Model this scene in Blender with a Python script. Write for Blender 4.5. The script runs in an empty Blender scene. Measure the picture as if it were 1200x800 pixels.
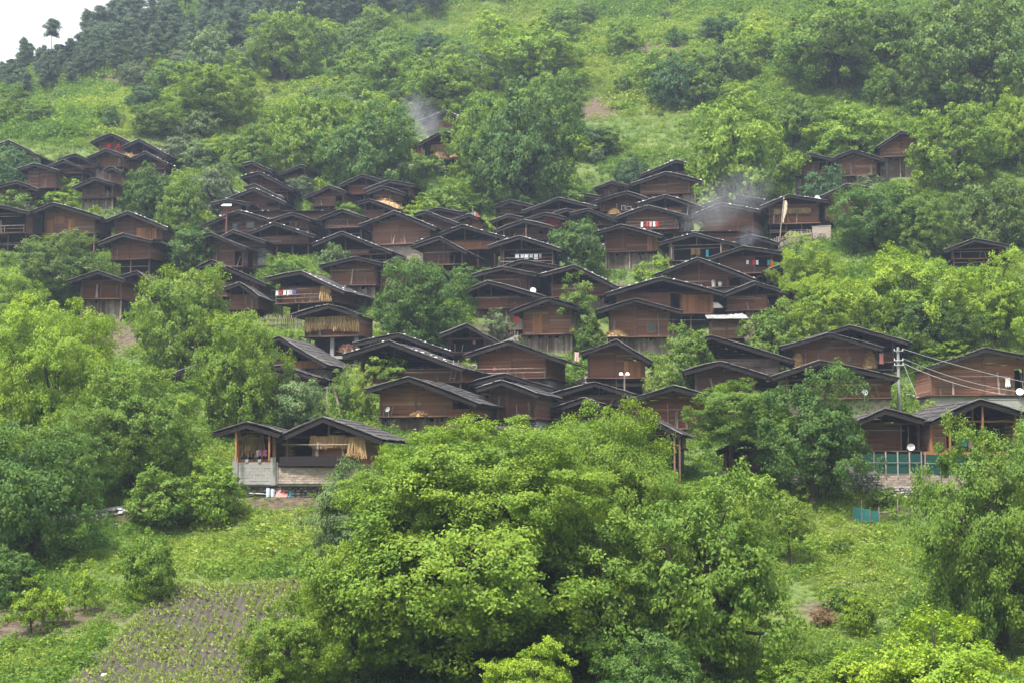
import bpy, bmesh, math, random
import numpy as np
from mathutils import Vector, Matrix, Euler

random.seed(11)
RNG = np.random.RandomState(5)
scene = bpy.context.scene
COL = scene.collection

# ------------------------------------------------------------------ camera
F_PX = 1800.0                      # focal length in pixels of the 1200 px wide photograph
PITCH = math.radians(5.1)          # camera looks slightly up the hill
cam_d = bpy.data.cameras.new("camera")
cam_d.sensor_width = 36.0
cam_d.lens = 36.0 * F_PX / 1200.0
cam_d.clip_start = 0.5
cam_d.clip_end = 3000.0
cam = bpy.data.objects.new("camera", cam_d)
COL.objects.link(cam)
cam.location = (0, 0, 0)
cam.rotation_euler = (math.pi / 2 + PITCH, 0, 0)
scene.camera = cam

# ------------------------------------------------------------------ sky, sun, exposure
SUN_EL, SUN_AZ = math.radians(64), math.radians(222)   # high, behind the viewer's left shoulder
w = bpy.data.worlds.new("World")
scene.world = w
w.use_nodes = True
nt = w.node_tree
for n in list(nt.nodes):
    nt.nodes.remove(n)
out = nt.nodes.new("ShaderNodeOutputWorld")
bg = nt.nodes.new("ShaderNodeBackground")
sky = nt.nodes.new("ShaderNodeTexSky")
sky.sky_type = 'NISHITA'
sky.sun_disc = False
sky.sun_elevation = SUN_EL
sky.sun_rotation = SUN_AZ
sky.dust_density = 3.0
sky.air_density = 1.0
mx = nt.nodes.new("ShaderNodeMix")
mx.data_type = 'RGBA'
mx.inputs[0].default_value = 0.72            # cloud cover
mx.inputs[7].default_value = (9.8, 10.0, 10.2, 1)
nt.links.new(sky.outputs[0], mx.inputs[6])
nt.links.new(mx.outputs[2], bg.inputs[0])
bg.inputs[1].default_value = 0.08
nt.links.new(bg.outputs[0], out.inputs[0])

sun_d = bpy.data.lights.new("sun", 'SUN')
sun_d.energy = 3.6
sun_d.angle = math.radians(10)
sun_d.color = (1.0, 0.96, 0.88)
sun = bpy.data.objects.new("sun", sun_d)
COL.objects.link(sun)
sdir = Vector((math.sin(SUN_AZ) * math.cos(SUN_EL), math.cos(SUN_AZ) * math.cos(SUN_EL), math.sin(SUN_EL)))
sun.rotation_euler = sdir.to_track_quat('Z', 'Y').to_euler()
sun.location = (0, 0, 260)

vs = scene.view_settings
vs.view_transform = 'Standard'
vs.look = 'None'
vs.exposure = 1.6
vs.gamma = 1.0
scene.cycles.max_bounces = 6
scene.cycles.diffuse_bounces = 3
scene.cycles.transmission_bounces = 4
scene.cycles.transparent_max_bounces = 16
scene.cycles.volume_bounces = 0

# ------------------------------------------------------------------ pixel <-> place
CP, SP = math.cos(PITCH), math.sin(PITCH)

def ray(px, py):
    u, v = (px - 600.0) / F_PX, (400.0 - py) / F_PX
    return Vector((u, CP - v * SP, SP + v * CP))     # world direction, axial length 1

def pix(X, Y, Z):
    d = Y * CP + Z * SP
    d = np.maximum(d, 1e-3)
    return 600 + F_PX * X / d, 400 - F_PX * (Z * CP - Y * SP) / d

# ------------------------------------------------------------------ terrain shape
_ctrl = []
def cp_(px, py, D):
    r = ray(px, py) * D
    _ctrl.append((r.x, r.y, r.z))
for row in (
    (800, 79, 80, 85), (690, 98, 98, 99), (620, 111, 111, 113), (575, 120, 120, 125),
    (520, 133, 136, 138), (440, 160, 162, 160), (360, 186, 187, 181), (300, 207, 207, 199),
    (250, 226, 226, 214), (187, 252, 252, 232), (100, None, 300, 262), (0, None, 385, 325)):
    for px, D in ((100, row[1]), (600, row[2]), (1100, row[3])):
        if D: cp_(px, row[0], D)
for px, py, D in ((0, 160, 268), (0, 104, 400), (100, 62, 410), (200, 5, 425), (200, 100, 320), (330, 60, 350),
                  (-150, 160, 285), (-150, 150, 390), (1350, 100, 260), (1350, 0, 310), (1350, 440, 158), (-150, 440, 160),
                  (600, -180, 520), (1100, -160, 430)):
    cp_(px, py, D)
_ctrl += [(0, 0, -1.7), (-60, 0, -3), (60, 0, -3), (-60, 40, -15), (0, 42, -16), (60, 40, -15), (0, -80, 18), (-120, -80, 14), (120, -80, 14),
          (0, -200, 80), (-250, -200, 70), (250, -200, 75), (0, -420, 210), (-300, -420, 190), (300, -420, 200),   # the near side of the valley, behind the viewer
          (-300, 60, -12), (300, 60, -12), (-320, 300, 48), (300, 250, 80), (320, 450, 190), (-300, 450, 60), (-165, 500, 78), (-120, 540, 90),
          (-60, 560, 130), (-250, 540, 30), (60, 600, 220), (-420, 200, 15), (430, 200, 60), (430, 590, 220), (-430, 590, 20)]
_c = np.array(_ctrl)
_S = 30.0
def _phi(r2):
    return np.sqrt(r2 + _S * _S)
_n = len(_c)
_A = np.zeros((_n + 3, _n + 3))
_d2 = (_c[:, None, 0] - _c[None, :, 0]) ** 2 + (_c[:, None, 1] - _c[None, :, 1]) ** 2
_A[:_n, :_n] = _phi(_d2) + np.eye(_n) * -2.0
_A[:_n, _n] = 1; _A[:_n, _n + 1] = _c[:, 0]; _A[:_n, _n + 2] = _c[:, 1]
_A[_n:, :_n] = _A[:_n, _n:].T
_b = np.concatenate([_c[:, 2], np.zeros(3)])
_w = np.linalg.solve(_A, _b)

def wob(X, Y, s, seed=0):
    """smooth pseudo noise in about -1..1"""
    a = seed * 1.7
    return (np.sin(X / s + 1.3 * np.sin(Y / s * 0.7 + a) + a * 2.1) * np.sin(Y / s * 1.13 + 1.1 * np.sin(X / s * 0.83 - a) + a)
            + 0.5 * np.sin(X / s * 2.3 + Y / s * 1.7 + a * 3) * np.sin(Y / s * 2.1 - X / s * 1.1 + a)) / 1.3

def h_raw(X, Y):
    X = np.asarray(X, float); Y = np.asarray(Y, float)
    sh = X.shape
    X = X.ravel(); Y = Y.ravel()
    o = np.empty(len(X))
    for i in range(0, len(X), 20000):
        x, y = X[i:i + 20000], Y[i:i + 20000]
        r2 = (x[:, None] - _c[None, :, 0]) ** 2 + (y[:, None] - _c[None, :, 1]) ** 2
        o[i:i + 20000] = _phi(r2) @ _w[:_n] + _w[_n] + _w[_n + 1] * x + _w[_n + 2] * y
    o += 0.35 * wob(X, Y, 4.0, 1) + 0.8 * wob(X, Y, 13.0, 2) * np.clip((Y - 60) / 60, 0, 1)
    return o.reshape(sh)

_ts = np.concatenate([np.arange(55, 300, 0.5), np.arange(300, 520, 1.0)])
def hit(px, py):
    """where the ray through a point of the view meets the hillside"""
    r = ray(px, py)
    X, Y, Z = r.x * _ts, r.y * _ts, r.z * _ts
    below = np.nonzero(Z < h_raw(X, Y))[0]
    if len(below) == 0:
        t = 420.0
    else:
        i = max(1, below[0])
        a, b = _ts[i - 1], _ts[i]
        for _ in range(12):
            m = (a + b) / 2
            if r.z * m < float(h_raw(np.array([r.x * m]), np.array([r.y * m]))[0]): b = m
            else: a = m
        t = b
    return r * t, t

# ------------------------------------------------------------------ mesh helpers
class MB:
    """collects simple solids and links them as ONE mesh object"""
    def __init__(s):
        s.v = []; s.f = []; s.t = []
    def add(s, vs, fs, tint=None):
        o = len(s.v)
        tint = random.random() if tint is None else tint
        s.v.extend(vs)
        for f in fs:
            s.f.append(tuple(i + o for i in f)); s.t.append(tint)
    def box(s, x0, x1, y0, y1, z0, z1, tint=None):
        s.add([(x0, y0, z0), (x1, y0, z0), (x1, y1, z0), (x0, y1, z0), (x0, y0, z1), (x1, y0, z1), (x1, y1, z1), (x0, y1, z1)],
              [(0, 3, 2, 1), (4, 5, 6, 7), (0, 1, 5, 4), (1, 2, 6, 5), (2, 3, 7, 6), (3, 0, 4, 7)], tint)
    def hexa(s, pts, tint=None):
        s.add(pts, [(0, 3, 2, 1), (4, 5, 6, 7), (0, 1, 5, 4), (1, 2, 6, 5), (2, 3, 7, 6), (3, 0, 4, 7)], tint)
    def bar(s, a, b, wd, dp=None, tint=None, up=(0, 0, 1)):
        a = Vector(a); b = Vector(b); d = (b - a).normalized()
        u = Vector(up)
        if abs(d.dot(u)) > 0.95: u = Vector((0, 1, 0))
        x = d.cross(u).normalized() * wd / 2
        y = x.cross(d).normalized() * (dp or wd) / 2
        s.hexa([tuple(p) for p in (a - x - y, a + x - y, b + x - y, b - x - y, a - x + y, a + x + y, b + x + y, b - x + y)], tint)
    def tube(s, pts, rads, n=6, tint=None):
        pts = [Vector(p) for p in pts]
        vs = []; fs = []
        for i, p in enumerate(pts):
            d = (pts[min(i + 1, len(pts) - 1)] - pts[max(i - 1, 0)]).normalized()
            u = Vector((0, 1, 0)) if abs(d.z) > 0.8 else Vector((0, 0, 1))
            x = d.cross(u).normalized(); y = d.cross(x)
            for k in range(n):
                a = 2 * math.pi * k / n
                vs.append(tuple(p + (x * math.cos(a) + y * math.sin(a)) * rads[i]))
        for i in range(len(pts) - 1):
            for k in range(n):
                fs.append((i * n + k, i * n + (k + 1) % n, (i + 1) * n + (k + 1) % n, (i + 1) * n + k))
        fs.append(tuple(range(n))[::-1]); fs.append(tuple((len(pts) - 1) * n + k for k in range(n)))
        s.add(vs, fs, tint)
    def rock(s, c, r, sq=0.7, tint=None):
        """an irregular eight sided stone"""
        vs = []
        for k in range(5):
            a = 2 * math.pi * k / 5 + random.random() * .5
            q = random.uniform(.75, 1.1)
            vs.append((c[0] + r * q * math.cos(a), c[1] + r * q * math.sin(a), c[2] + r * sq * random.uniform(-.35, -.1)))
        for k in range(5):
            a = 2 * math.pi * (k + .5) / 5 + random.random() * .5
            q = random.uniform(.45, .8)
            vs.append((c[0] + r * q * math.cos(a), c[1] + r * q * math.sin(a), c[2] + r * sq * random.uniform(.3, .6)))
        fs = [(4, 3, 2, 1, 0), (5, 6, 7, 8, 9)]
        for k in range(5):
            fs.append((k, (k + 1) % 5, 5 + k)); fs.append(((k + 1) % 5, 5 + (k + 1) % 5, 5 + k))
        s.add(vs, fs, tint)
    def mesh(s, name):
        me = bpy.data.meshes.new(name)
        me.from_pydata(s.v, [], s.f)
        at = me.attributes.new("tint", 'FLOAT', 'FACE')
        at.data.foreach_set("value", s.t)
        return me
    def build(s, name, mat, parent=None, kind=None, loc=None):
        o = bpy.data.objects.new(name, s.mesh(name))
        o.data.materials.append(mat)
        COL.objects.link(o)
        if parent is not None: o.parent = parent
        if loc is not None: o.location = loc
        if kind: o['kind'] = kind
        return o

def thing(name, label, cat, loc=(0, 0, 0), rz=0.0, group=None):
    o = bpy.data.objects.new(name, None)
    o.empty_display_size = 0.2
    COL.objects.link(o)
    o.location = loc; o.rotation_euler = (0, 0, rz)
    tag(o, label, cat, group, 'thing')
    return o

def tag(o, label=None, cat=None, group=None, kind=None):
    if label: o['label'] = label
    if cat: o['category'] = cat
    if group: o['group'] = group
    if kind: o['kind'] = kind
    return o

def child(name, me, parent, loc=(0, 0, 0), scale=(1, 1, 1), rz=0.0, color=None, kind=None):
    o = bpy.data.objects.new(name, me)
    COL.objects.link(o)
    o.parent = parent; o.location = loc; o.scale = scale; o.rotation_euler = (0, 0, rz)
    if color: o.color = (*color, 1)
    if kind: o['kind'] = kind
    return o

# ------------------------------------------------------------------ materials
def mat(name, c1, c2, scale=(1, 1, 1), rough=0.85, nscale=3.0, var=0.5, bump=0.25, tintamt=0.5, randamt=0.25, c3=None, spec=0.25, odd=None, objcol=False):
    """two-tone grain with piece-to-piece (tint) and object-to-object variation"""
    m = bpy.data.materials.new(name); m.use_nodes = True
    t = m.node_tree; N = t.nodes; L = t.links
    bs = N["Principled BSDF"]
    bs.inputs["Roughness"].default_value = rough
    bs.inputs["Specular IOR Level"].default_value = spec
    tc = N.new("ShaderNodeTexCoord"); mp = N.new("ShaderNodeMapping"); mp.inputs[3].default_value = scale
    L.new(tc.outputs["Object"], mp.inputs[0])
    nz = N.new("ShaderNodeTexNoise"); nz.inputs["Scale"].default_value = nscale; nz.inputs["Detail"].default_value = 5
    L.new(mp.outputs[0], nz.inputs[0])
    mix = N.new("ShaderNodeMix"); mix.data_type = 'RGBA'
    mix.inputs[6].default_value = (*c1, 1); mix.inputs[7].default_value = (*c2, 1)
    rp = N.new("ShaderNodeMapRange"); rp.inputs[1].default_value = 0.5 - var * .5; rp.inputs[2].default_value = 0.5 + var * .5
    L.new(nz.outputs[0], rp.inputs[0]); L.new(rp.outputs[0], mix.inputs[0])
    col = mix.outputs[2]
    if c3 is not None:
        n2 = N.new("ShaderNodeTexNoise"); n2.inputs["Scale"].default_value = 0.7; n2.inputs["Detail"].default_value = 3
        L.new(tc.outputs["Object"], n2.inputs[0])
        r2 = N.new("ShaderNodeMapRange"); r2.inputs[1].default_value = 0.48; r2.inputs[2].default_value = 0.66
        L.new(n2.outputs[0], r2.inputs[0])
        m3 = N.new("ShaderNodeMix"); m3.data_type = 'RGBA'; m3.inputs[7].default_value = (*c3, 1)
        L.new(r2.outputs[0], m3.inputs[0]); L.new(col, m3.inputs[6]); col = m3.outputs[2]
    at = N.new("ShaderNodeAttribute"); at.attribute_name = "tint"
    oi = N.new("ShaderNodeObjectInfo")
    if odd is not None:                       # now and then a replaced or weathered board
        r5 = N.new("ShaderNodeMapRange"); r5.inputs[1].default_value = .92; r5.inputs[2].default_value = .94
        L.new(at.outputs["Fac"], r5.inputs[0])
        m5 = N.new("ShaderNodeMix"); m5.data_type = 'RGBA'; m5.inputs[7].default_value = (*odd, 1)
        L.new(r5.outputs[0], m5.inputs[0]); L.new(col, m5.inputs[6]); col = m5.outputs[2]
    if objcol:                                # the age of the timber differs from house to house
        m6 = N.new("ShaderNodeMix"); m6.data_type = 'RGBA'; m6.blend_type = 'MULTIPLY'; m6.inputs[0].default_value = 1
        L.new(col, m6.inputs[6]); L.new(oi.outputs["Color"], m6.inputs[7]); col = m6.outputs[2]
    a1 = N.new("ShaderNodeMapRange"); a1.inputs[3].default_value = 1 - tintamt; a1.inputs[4].default_value = 1 + tintamt
    L.new(at.outputs["Fac"], a1.inputs[0])
    a2 = N.new("ShaderNodeMapRange"); a2.inputs[3].default_value = 1 - randamt; a2.inputs[4].default_value = 1 + randamt
    L.new(oi.outputs["Random"], a2.inputs[0])
    mu = N.new("ShaderNodeMath"); mu.operation = 'MULTIPLY'
    L.new(a1.outputs[0], mu.inputs[0]); L.new(a2.outputs[0], mu.inputs[1])
    vm = N.new("ShaderNodeVectorMath"); vm.operation = 'SCALE'
    L.new(col, vm.inputs[0]); L.new(mu.outputs[0], vm.inputs["Scale"])
    L.new(vm.outputs[0], bs.inputs["Base Color"])
    if bump:
        b = N.new("ShaderNodeBump"); b.inputs["Strength"].default_value = bump; b.inputs["Distance"].default_value = 0.03
        L.new(nz.outputs[0], b.inputs["Height"]); L.new(b.outputs[0], bs.inputs["Normal"])
    return m

M = {}
M['wall'] = mat("wood_wall", (0.125, 0.053, 0.032), (0.215, 0.100, 0.062), (0.6, 0.6, 9), nscale=4, tintamt=0.20, randamt=0.07, c3=(0.135, 0.082, 0.060), odd=(0.18, 0.125, 0.098), objcol=True)
M['dark'] = mat("wood_dark", (0.009, 0.0075, 0.008), (0.024, 0.018, 0.017), (1, 1, 6), nscale=4, tintamt=0.3)  # smoke-blackened wood, colour deepened to stand in for shade under roofs and indoors
M['old'] = mat("wood_weathered", (0.15, 0.115, 0.095), (0.30, 0.245, 0.21), (6, 6, 0.7), nscale=4, tintamt=0.42, randamt=0.2, c3=(0.13, 0.085, 0.065))
M['orange'] = mat("wood_new", (0.22, 0.092, 0.038), (0.33, 0.155, 0.068), (6, 6, 0.7), nscale=3, tintamt=0.18, randamt=0.2)
M['beam'] = mat("wood_beam", (0.10, 0.055, 0.040), (0.18, 0.105, 0.075), (1, 1, 5), nscale=3, tintamt=0.25, randamt=0.3)
M['roof'] = mat("roof_shingle", (0.026, 0.0245, 0.026), (0.074, 0.068, 0.068), (3, 3, 3), nscale=3, tintamt=0.42, randamt=0.35, c3=(0.060, 0.050, 0.044))
M['verge'] = mat("verge_wood", (0.115, 0.108, 0.105), (0.27, 0.255, 0.245), (4, 4, 4), nscale=4, tintamt=0.3, randamt=0.4)
M['rstone'] = mat("roof_stone", (0.40, 0.39, 0.39), (0.62, 0.61, 0.60), nscale=5, tintamt=0.35, randamt=0.1)
M['stone'] = mat("rubble_stone", (0.17, 0.15, 0.135), (0.33, 0.30, 0.28), nscale=4, tintamt=0.45, randamt=0.1)
M['brick'] = mat("pale_brick", (0.24, 0.19, 0.155), (0.36, 0.295, 0.25), nscale=5, tintamt=0.22, randamt=0.05)
M['concrete'] = mat("concrete", (0.23, 0.22, 0.21), (0.35, 0.335, 0.32), nscale=1.3, tintamt=0.06, randamt=0.08, c3=(0.26, 0.245, 0.225))
M['cement'] = mat("grey_render", (0.20, 0.19, 0.18), (0.30, 0.29, 0.28), nscale=2, tintamt=0.1, randamt=0.08)
M['corn'] = mat("dry_corn", (0.27, 0.17, 0.07), (0.46, 0.32, 0.15), nscale=6, tintamt=0.35, bump=0)
M['straw'] = mat("dry_straw", (0.26, 0.155, 0.07), (0.42, 0.28, 0.135), nscale=6, tintamt=0.35, bump=0)
M['bark'] = mat("bark", (0.028, 0.022, 0.018), (0.075, 0.058, 0.046), (6, 6, 1.2), nscale=3, tintamt=0.2, bump=0.5)
M['pbark'] = mat("pine_bark", (0.06, 0.04, 0.032), (0.12, 0.085, 0.07), (6, 6, 1.2), nscale=3, tintamt=0.2)
M['soil'] = mat("ploughed_soil", (0.034, 0.028, 0.0215), (0.074, 0.062, 0.048), nscale=2.2, tintamt=0.0, randamt=0, bump=0.8, c3=(0.060, 0.054, 0.044))
M['white'] = mat("white_paint", (0.55, 0.55, 0.55), (0.66, 0.66, 0.65), rough=0.45, bump=0, tintamt=0.05, randamt=0.05)
M['metal'] = mat("grey_metal", (0.30, 0.31, 0.32), (0.42, 0.43, 0.44), rough=0.4, bump=0, tintamt=0.1)
M['polec'] = mat("pole_concrete", (0.27, 0.27, 0.265), (0.37, 0.37, 0.36), rough=0.8, nscale=5)
M['rust'] = mat("red_brown_pole", (0.20, 0.07, 0.055), (0.30, 0.12, 0.095), nscale=5)
M['glass'] = mat("window_glass", (0.03, 0.035, 0.04), (0.05, 0.055, 0.06), rough=0.08, bump=0, spec=0.6)
M['black'] = mat("black_wire", (0.12, 0.12, 0.125), (0.16, 0.16, 0.165), rough=0.6, bump=0)
M['tin'] = mat("pale_sheet_roof", (0.22, 0.215, 0.21), (0.36, 0.35, 0.335), nscale=2, tintamt=0.3, rough=0.6)

def cloth(name, c):
    k = "cloth_" + name
    if k not in M:
        M[k] = mat(k, tuple(x * .85 for x in c), c, nscale=4, bump=0, tintamt=0.08, randamt=0.05)
    return M[k]
CL = dict(red=(0.50, 0.045, 0.04), white=(0.74, 0.74, 0.75), blue=(0.05, 0.10, 0.42), teal=(0.05, 0.34, 0.46), pink=(0.62, 0.20, 0.38),
          coral=(0.62, 0.22, 0.20), dark=(0.035, 0.035, 0.05), orange=(0.75, 0.18, 0.03), pale=(0.55, 0.60, 0.72), green=(0.008, 0.055, 0.044),
          cream=(0.62, 0.52, 0.38), rose=(0.56, 0.36, 0.36))

def leaf_mat(name, trans=0.35, rough=0.5, inst=False):
    m = bpy.data.materials.new(name); m.use_nodes = True
    t = m.node_tree; N = t.nodes; L = t.links
    bs = N["Principled BSDF"]; outp = N["Material Output"]
    bs.inputs["Roughness"].default_value = rough
    bs.inputs["Specular IOR Level"].default_value = 0.2
    at = N.new("ShaderNodeAttribute"); at.attribute_name = "tint"
    oi = N.new("ShaderNodeObjectInfo")
    if inst:
        ia = N.new("ShaderNodeAttribute"); ia.attribute_type = 'INSTANCER'; ia.attribute_name = "itint"
        cr = N.new("ShaderNodeValToRGB"); e = cr.color_ramp.elements
        e[0].position = 0.0; e[0].color = (0.032, 0.075, 0.018, 1)
        e[1].position = 1.0; e[1].color = (0.21, 0.165, 0.07, 1)
        for p, c in ((0.25, (0.07, 0.15, 0.022, 1)), (0.5, (0.14, 0.232, 0.03, 1)), (0.75, (0.225, 0.285, 0.05, 1)), (0.9, (0.20, 0.24, 0.07, 1))):
            q = e.new(p); q.color = c
        L.new(ia.outputs["Fac"], cr.inputs[0]); base = cr.outputs[0]
    else:
        base = oi.outputs["Color"]
    hs = N.new("ShaderNodeHueSaturation")
    h = N.new("ShaderNodeMapRange"); h.inputs[3].default_value = 0.475; h.inputs[4].default_value = 0.522
    L.new(at.outputs["Fac"], h.inputs[0]); L.new(h.outputs[0], hs.inputs["Hue"])
    v = N.new("ShaderNodeMapRange"); v.inputs[3].default_value = 1.32; v.inputs[4].default_value = 0.70
    L.new(at.outputs["Fac"], v.inputs[0]); L.new(v.outputs[0], hs.inputs["Value"])
    L.new(base, hs.inputs["Color"])
    L.new(hs.outputs[0], bs.inputs["Base Color"])
    tr = N.new("ShaderNodeBsdfTranslucent")
    gm = N.new("ShaderNodeMix"); gm.data_type = 'RGBA'; gm.blend_type = 'MULTIPLY'; gm.inputs[0].default_value = 1
    gm.inputs[7].default_value = (1.25, 1.25, 0.6, 1)
    L.new(hs.outputs[0], gm.inputs[6]); L.new(gm.outputs[2], tr.inputs[0])
    ms = N.new("ShaderNodeMixShader"); ms.inputs[0].default_value = trans
    L.new(bs.outputs[0], ms.inputs[1]); L.new(tr.outputs[0], ms.inputs[2]); L.new(ms.outputs[0], outp.inputs[0])
    return m
M['leaf'] = leaf_mat("leaf", 0.34, 0.55)
M['needle'] = leaf_mat("needle", 0.15, 0.6)
M['herb'] = leaf_mat("herb_leaf", 0.38, 0.55, inst=True)
# ------------------------------------------------------------------ houses
FOOT = []          # footprints: terraces are cut into the slope under them
HOUSES = []

def house(label, ax, ay, lx, ly, rx, ry, by, hb=14, yaw=-9, dep=6.3, g=None, lo=None, ov=None, bal=0, door=(), win=(), hole=(),
          wall='wall', posts=(), vert=None, fine=None, fo=None, xr_=None, xl_=None, stones=1, wl_=None, beamc='beam'):
    """a log house, gable towards the valley; all positions are measured in the photograph and turned into metres at the house's own distance"""
    rnd = random.Random(hash((ax, ay, by)) & 0xffff)
    G, t = hit(ax, by + hb)
    r = ray(ax, by); k = G.y / r.y
    root_p = r * k
    s = k / F_PX                                  # metres per pixel there
    a = math.radians(yaw + rnd.uniform(-7, 6)); ca = math.cos(a)
    zfl = 0.0
    za = (by - ay) * s
    wl = (ax - lx) * s / ca; wr = (rx - ax) * s / ca
    dl = max(0.25, (ly - ay) * s); dr = max(0.25, (ry - ay) * s)
    sft = (dep + .5) * (-math.sin(a) - (ax - 600) / F_PX)     # how far the back of the roof shows beyond its front corner
    if sft > 0: wr = max(.6 * wr, wr - .15 * sft)
    else: wl = max(.6 * wl, wl + .15 * sft)
    W = wl + wr
    ov = ov if ov is not None else min(1.45, max(.6, .155 * W))
    fo = fo if fo is not None else 1.6
    tl, trr = dl / wl, dr / wr
    xl, xr = -wl + ov, wr - ov
    if xl_ is not None: xl = (xl_ - ax) * s / ca
    if xr_ is not None: xr = (xr_ - ax) * s / ca
    zr = lambda x: za - 0.12 - (-x * tl if x < 0 else x * trr)     # underside of the roof
    zeL, zeR = max(.5, zr(xl)), max(.5, zr(xr))
    ground = G.z - root_p.z
    near = by > 425 if fine is None else fine
    g = g or ('o' if rnd.random() < 0.7 else 'b')
    lo = lo or rnd.choice(['p', 's', 's', 'st'])
    T = thing('log_house', label, 'house', root_p, a, 'brown log houses of the hillside village')
    HOUSES.append((T, ax, ay, by, s))
    wt = M[wall]
    px = lambda p: (p - ax) * s / ca              # photo column to local x
    # --- front wall of horizontal boards
    zwall = max(0.7, min(zeL, zeR) - .04) if g == 'o' else za - 0.2
    holes = [(px(h[0]), px(h[1]), h[2] * zwall if g == 'o' else h[2] * min(zeL, zeR), h[3] * (zwall if g == 'o' else min(zeL, zeR))) for h in hole if h[1] != h[0]]
    if not hole and rnd.random() < .6 and W > 4.5:     # a recessed veranda or door opening at one end of the front
        q = rnd.uniform(.18, .3) * (xr - xl)
        hh = min(zeL, zeR)
        holes = [((xr - q - .25, xr - .18) if rnd.random() < .7 else (xl + .18, xl + q + .25)) + (rnd.choice([0, 0, .4]) * hh, hh)]
    dpx = [(px(d[0]), px(d[1]), d[2] if len(d) > 2 else .92) for d in door]
    z = 0.0
    wb = MB(); planks = []
    bh0 = 0.20 if near else 0.24
    while z < zwall - 0.06:
        bh = min(bh0 * rnd.uniform(.85, 1.15), zwall - z)
        zt = z + bh - .024
        x0, x1 = xl, xr
        if g == 'b':
            if zr(xl) < zt: x0 = max(x0, -(za - .14 - zt) / tl)
            if zr(xr) < zt: x1 = min(x1, (za - .14 - zt) / trr)
        if x1 - x0 > .25:
            cuts = [(x0, x1)]
            for (h0, h1, z0, z1) in holes + [(d0, d1, -.1, (zwall if g == 'o' else min(zeL, zeR)) * dh) for (d0, d1, dh) in dpx]:
                if z + bh * .5 > z0 and z + bh * .5 < z1:
                    new = []
                    for (c0, c1) in cuts:
                        if h0 > c0 + .05: new.append((c0, min(c1, h0)))
                        if h1 < c1 - .05: new.append((max(c0, h1), c1))
                    cuts = [c for c in new if c[1] - c[0] > .06]
            for (c0, c1) in cuts:
                mid = (xl + xr) / 2 * .6
                segs = [(c0, mid - .01), (mid + .01, c1)] if c0 < mid - .5 and c1 > mid + .5 else [(c0, c1)]
                for (q0, q1) in segs:
                    y0 = rnd.uniform(-.025, .025)
                    sag = rnd.uniform(-.015, .015)
                    bx = (q0, q1, y0, y0 + .11, z + sag, zt + sag)
                    (planks if near else wb).append(bx) if near else wb.box(*bx)
        z += bh
    # side and back walls belong to the same wall part
    for sx, x, ze in ((-1, xl, zeL), (1, xr, zeR)):
        z = 0
        while z < ze - .1:
            bh = min(.3 * rnd.uniform(.85, 1.15), ze - .05 - z)
            j = rnd.uniform(-.02, .02)
            wb.box(x - .055 + j, x + .055 + j, .14, dep, z, z + bh - .022)
            z += bh
    zb = min(zeL, zeR) - .05
    wb.box(xl + .07, xr - .07, dep - .12, dep - .02, 0, zb)
    z = zb
    while z < za - .35:                              # back gable, closed to the ridge
        x0 = -min(wl - ov, max(.1, (za - .2 - z - .3) / tl)); x1 = min(wr - ov, max(.1, (za - .2 - z - .3) / trr))
        wb.box(x0, x1, dep - .13, dep - .03, z + .01, z + .29); z += .3
    wo = wb.build('wall', wt, T, 'stuff')
    v_ = rnd.choice([.7, .85, 1, 1.1, 1.25, 1.45]); h_ = rnd.uniform(-1, 1); wcol = (v_ * (1 + .12 * h_), v_, v_ * (1 - .16 * h_), 1); wo.color = wcol
    if near:
        for bx in planks:
            m_ = MB(); m_.box(*bx); m_.build('plank', wt, wo).color = wcol
    if g == 'o' and za - zb > .5:                   # recessed boards closing the loft
        gb = MB(); yb = 3.2 + rnd.random()
        z = zb
        while z < za - .3:
            x0 = -min(wl - ov, (za - .2 - z - .28) / tl); x1 = min(wr - ov, (za - .2 - z - .28) / trr)
            if x1 - x0 > .3: gb.box(x0, x1, yb, yb + .08, z, z + .26)
            z += .29
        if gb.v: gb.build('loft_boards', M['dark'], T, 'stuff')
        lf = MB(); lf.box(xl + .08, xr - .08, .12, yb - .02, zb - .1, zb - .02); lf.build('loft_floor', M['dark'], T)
        tb = MB(); tb.box(xl - .35, xr + .35, -.10, .09, zb - .01, zb + .13); tb.build('tie_beam', M[beamc], T)
    if holes:
        bk = MB()
        for (h0, h1, z0, z1) in holes:
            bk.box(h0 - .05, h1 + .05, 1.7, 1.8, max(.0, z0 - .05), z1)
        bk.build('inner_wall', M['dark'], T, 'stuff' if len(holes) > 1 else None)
        for (h0, h1, z0, z1) in holes:
            for q in (h0, h1):
                if xl + .3 < q < xr - .3:
                    p = MB(); p.box(q - .06, q + .06, -.04, .13, 0, z1 - .012); p.build('post', M[beamc], T)
    for (d0, d1, dh) in dpx:
        H = (zwall if g == 'o' else min(zeL, zeR)) * dh
        n = max(1, int(round((d1 - d0) / .7)))
        for i in range(n):
            q0, q1 = d0 + (d1 - d0) * i / n, d0 + (d1 - d0) * (i + 1) / n
            d = MB(); x = q0 + .02
            while x < q1 - .06:
                x2 = min(q1 - .015, x + .2 * rnd.uniform(.9, 1.2)); d.box(x, x2 - .012, rnd.uniform(-.03, -.015), .06, .03, H - .03); x = x2
            dd = d.build('door', M['orange'], T, 'stuff')
            if n == 1 and near:
                hm = MB(); hm.box(q1 - .14, q1 - .09, -.07, -.031, H * .45, H * .52); hm.build('handle', M['dark'], dd)
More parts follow.
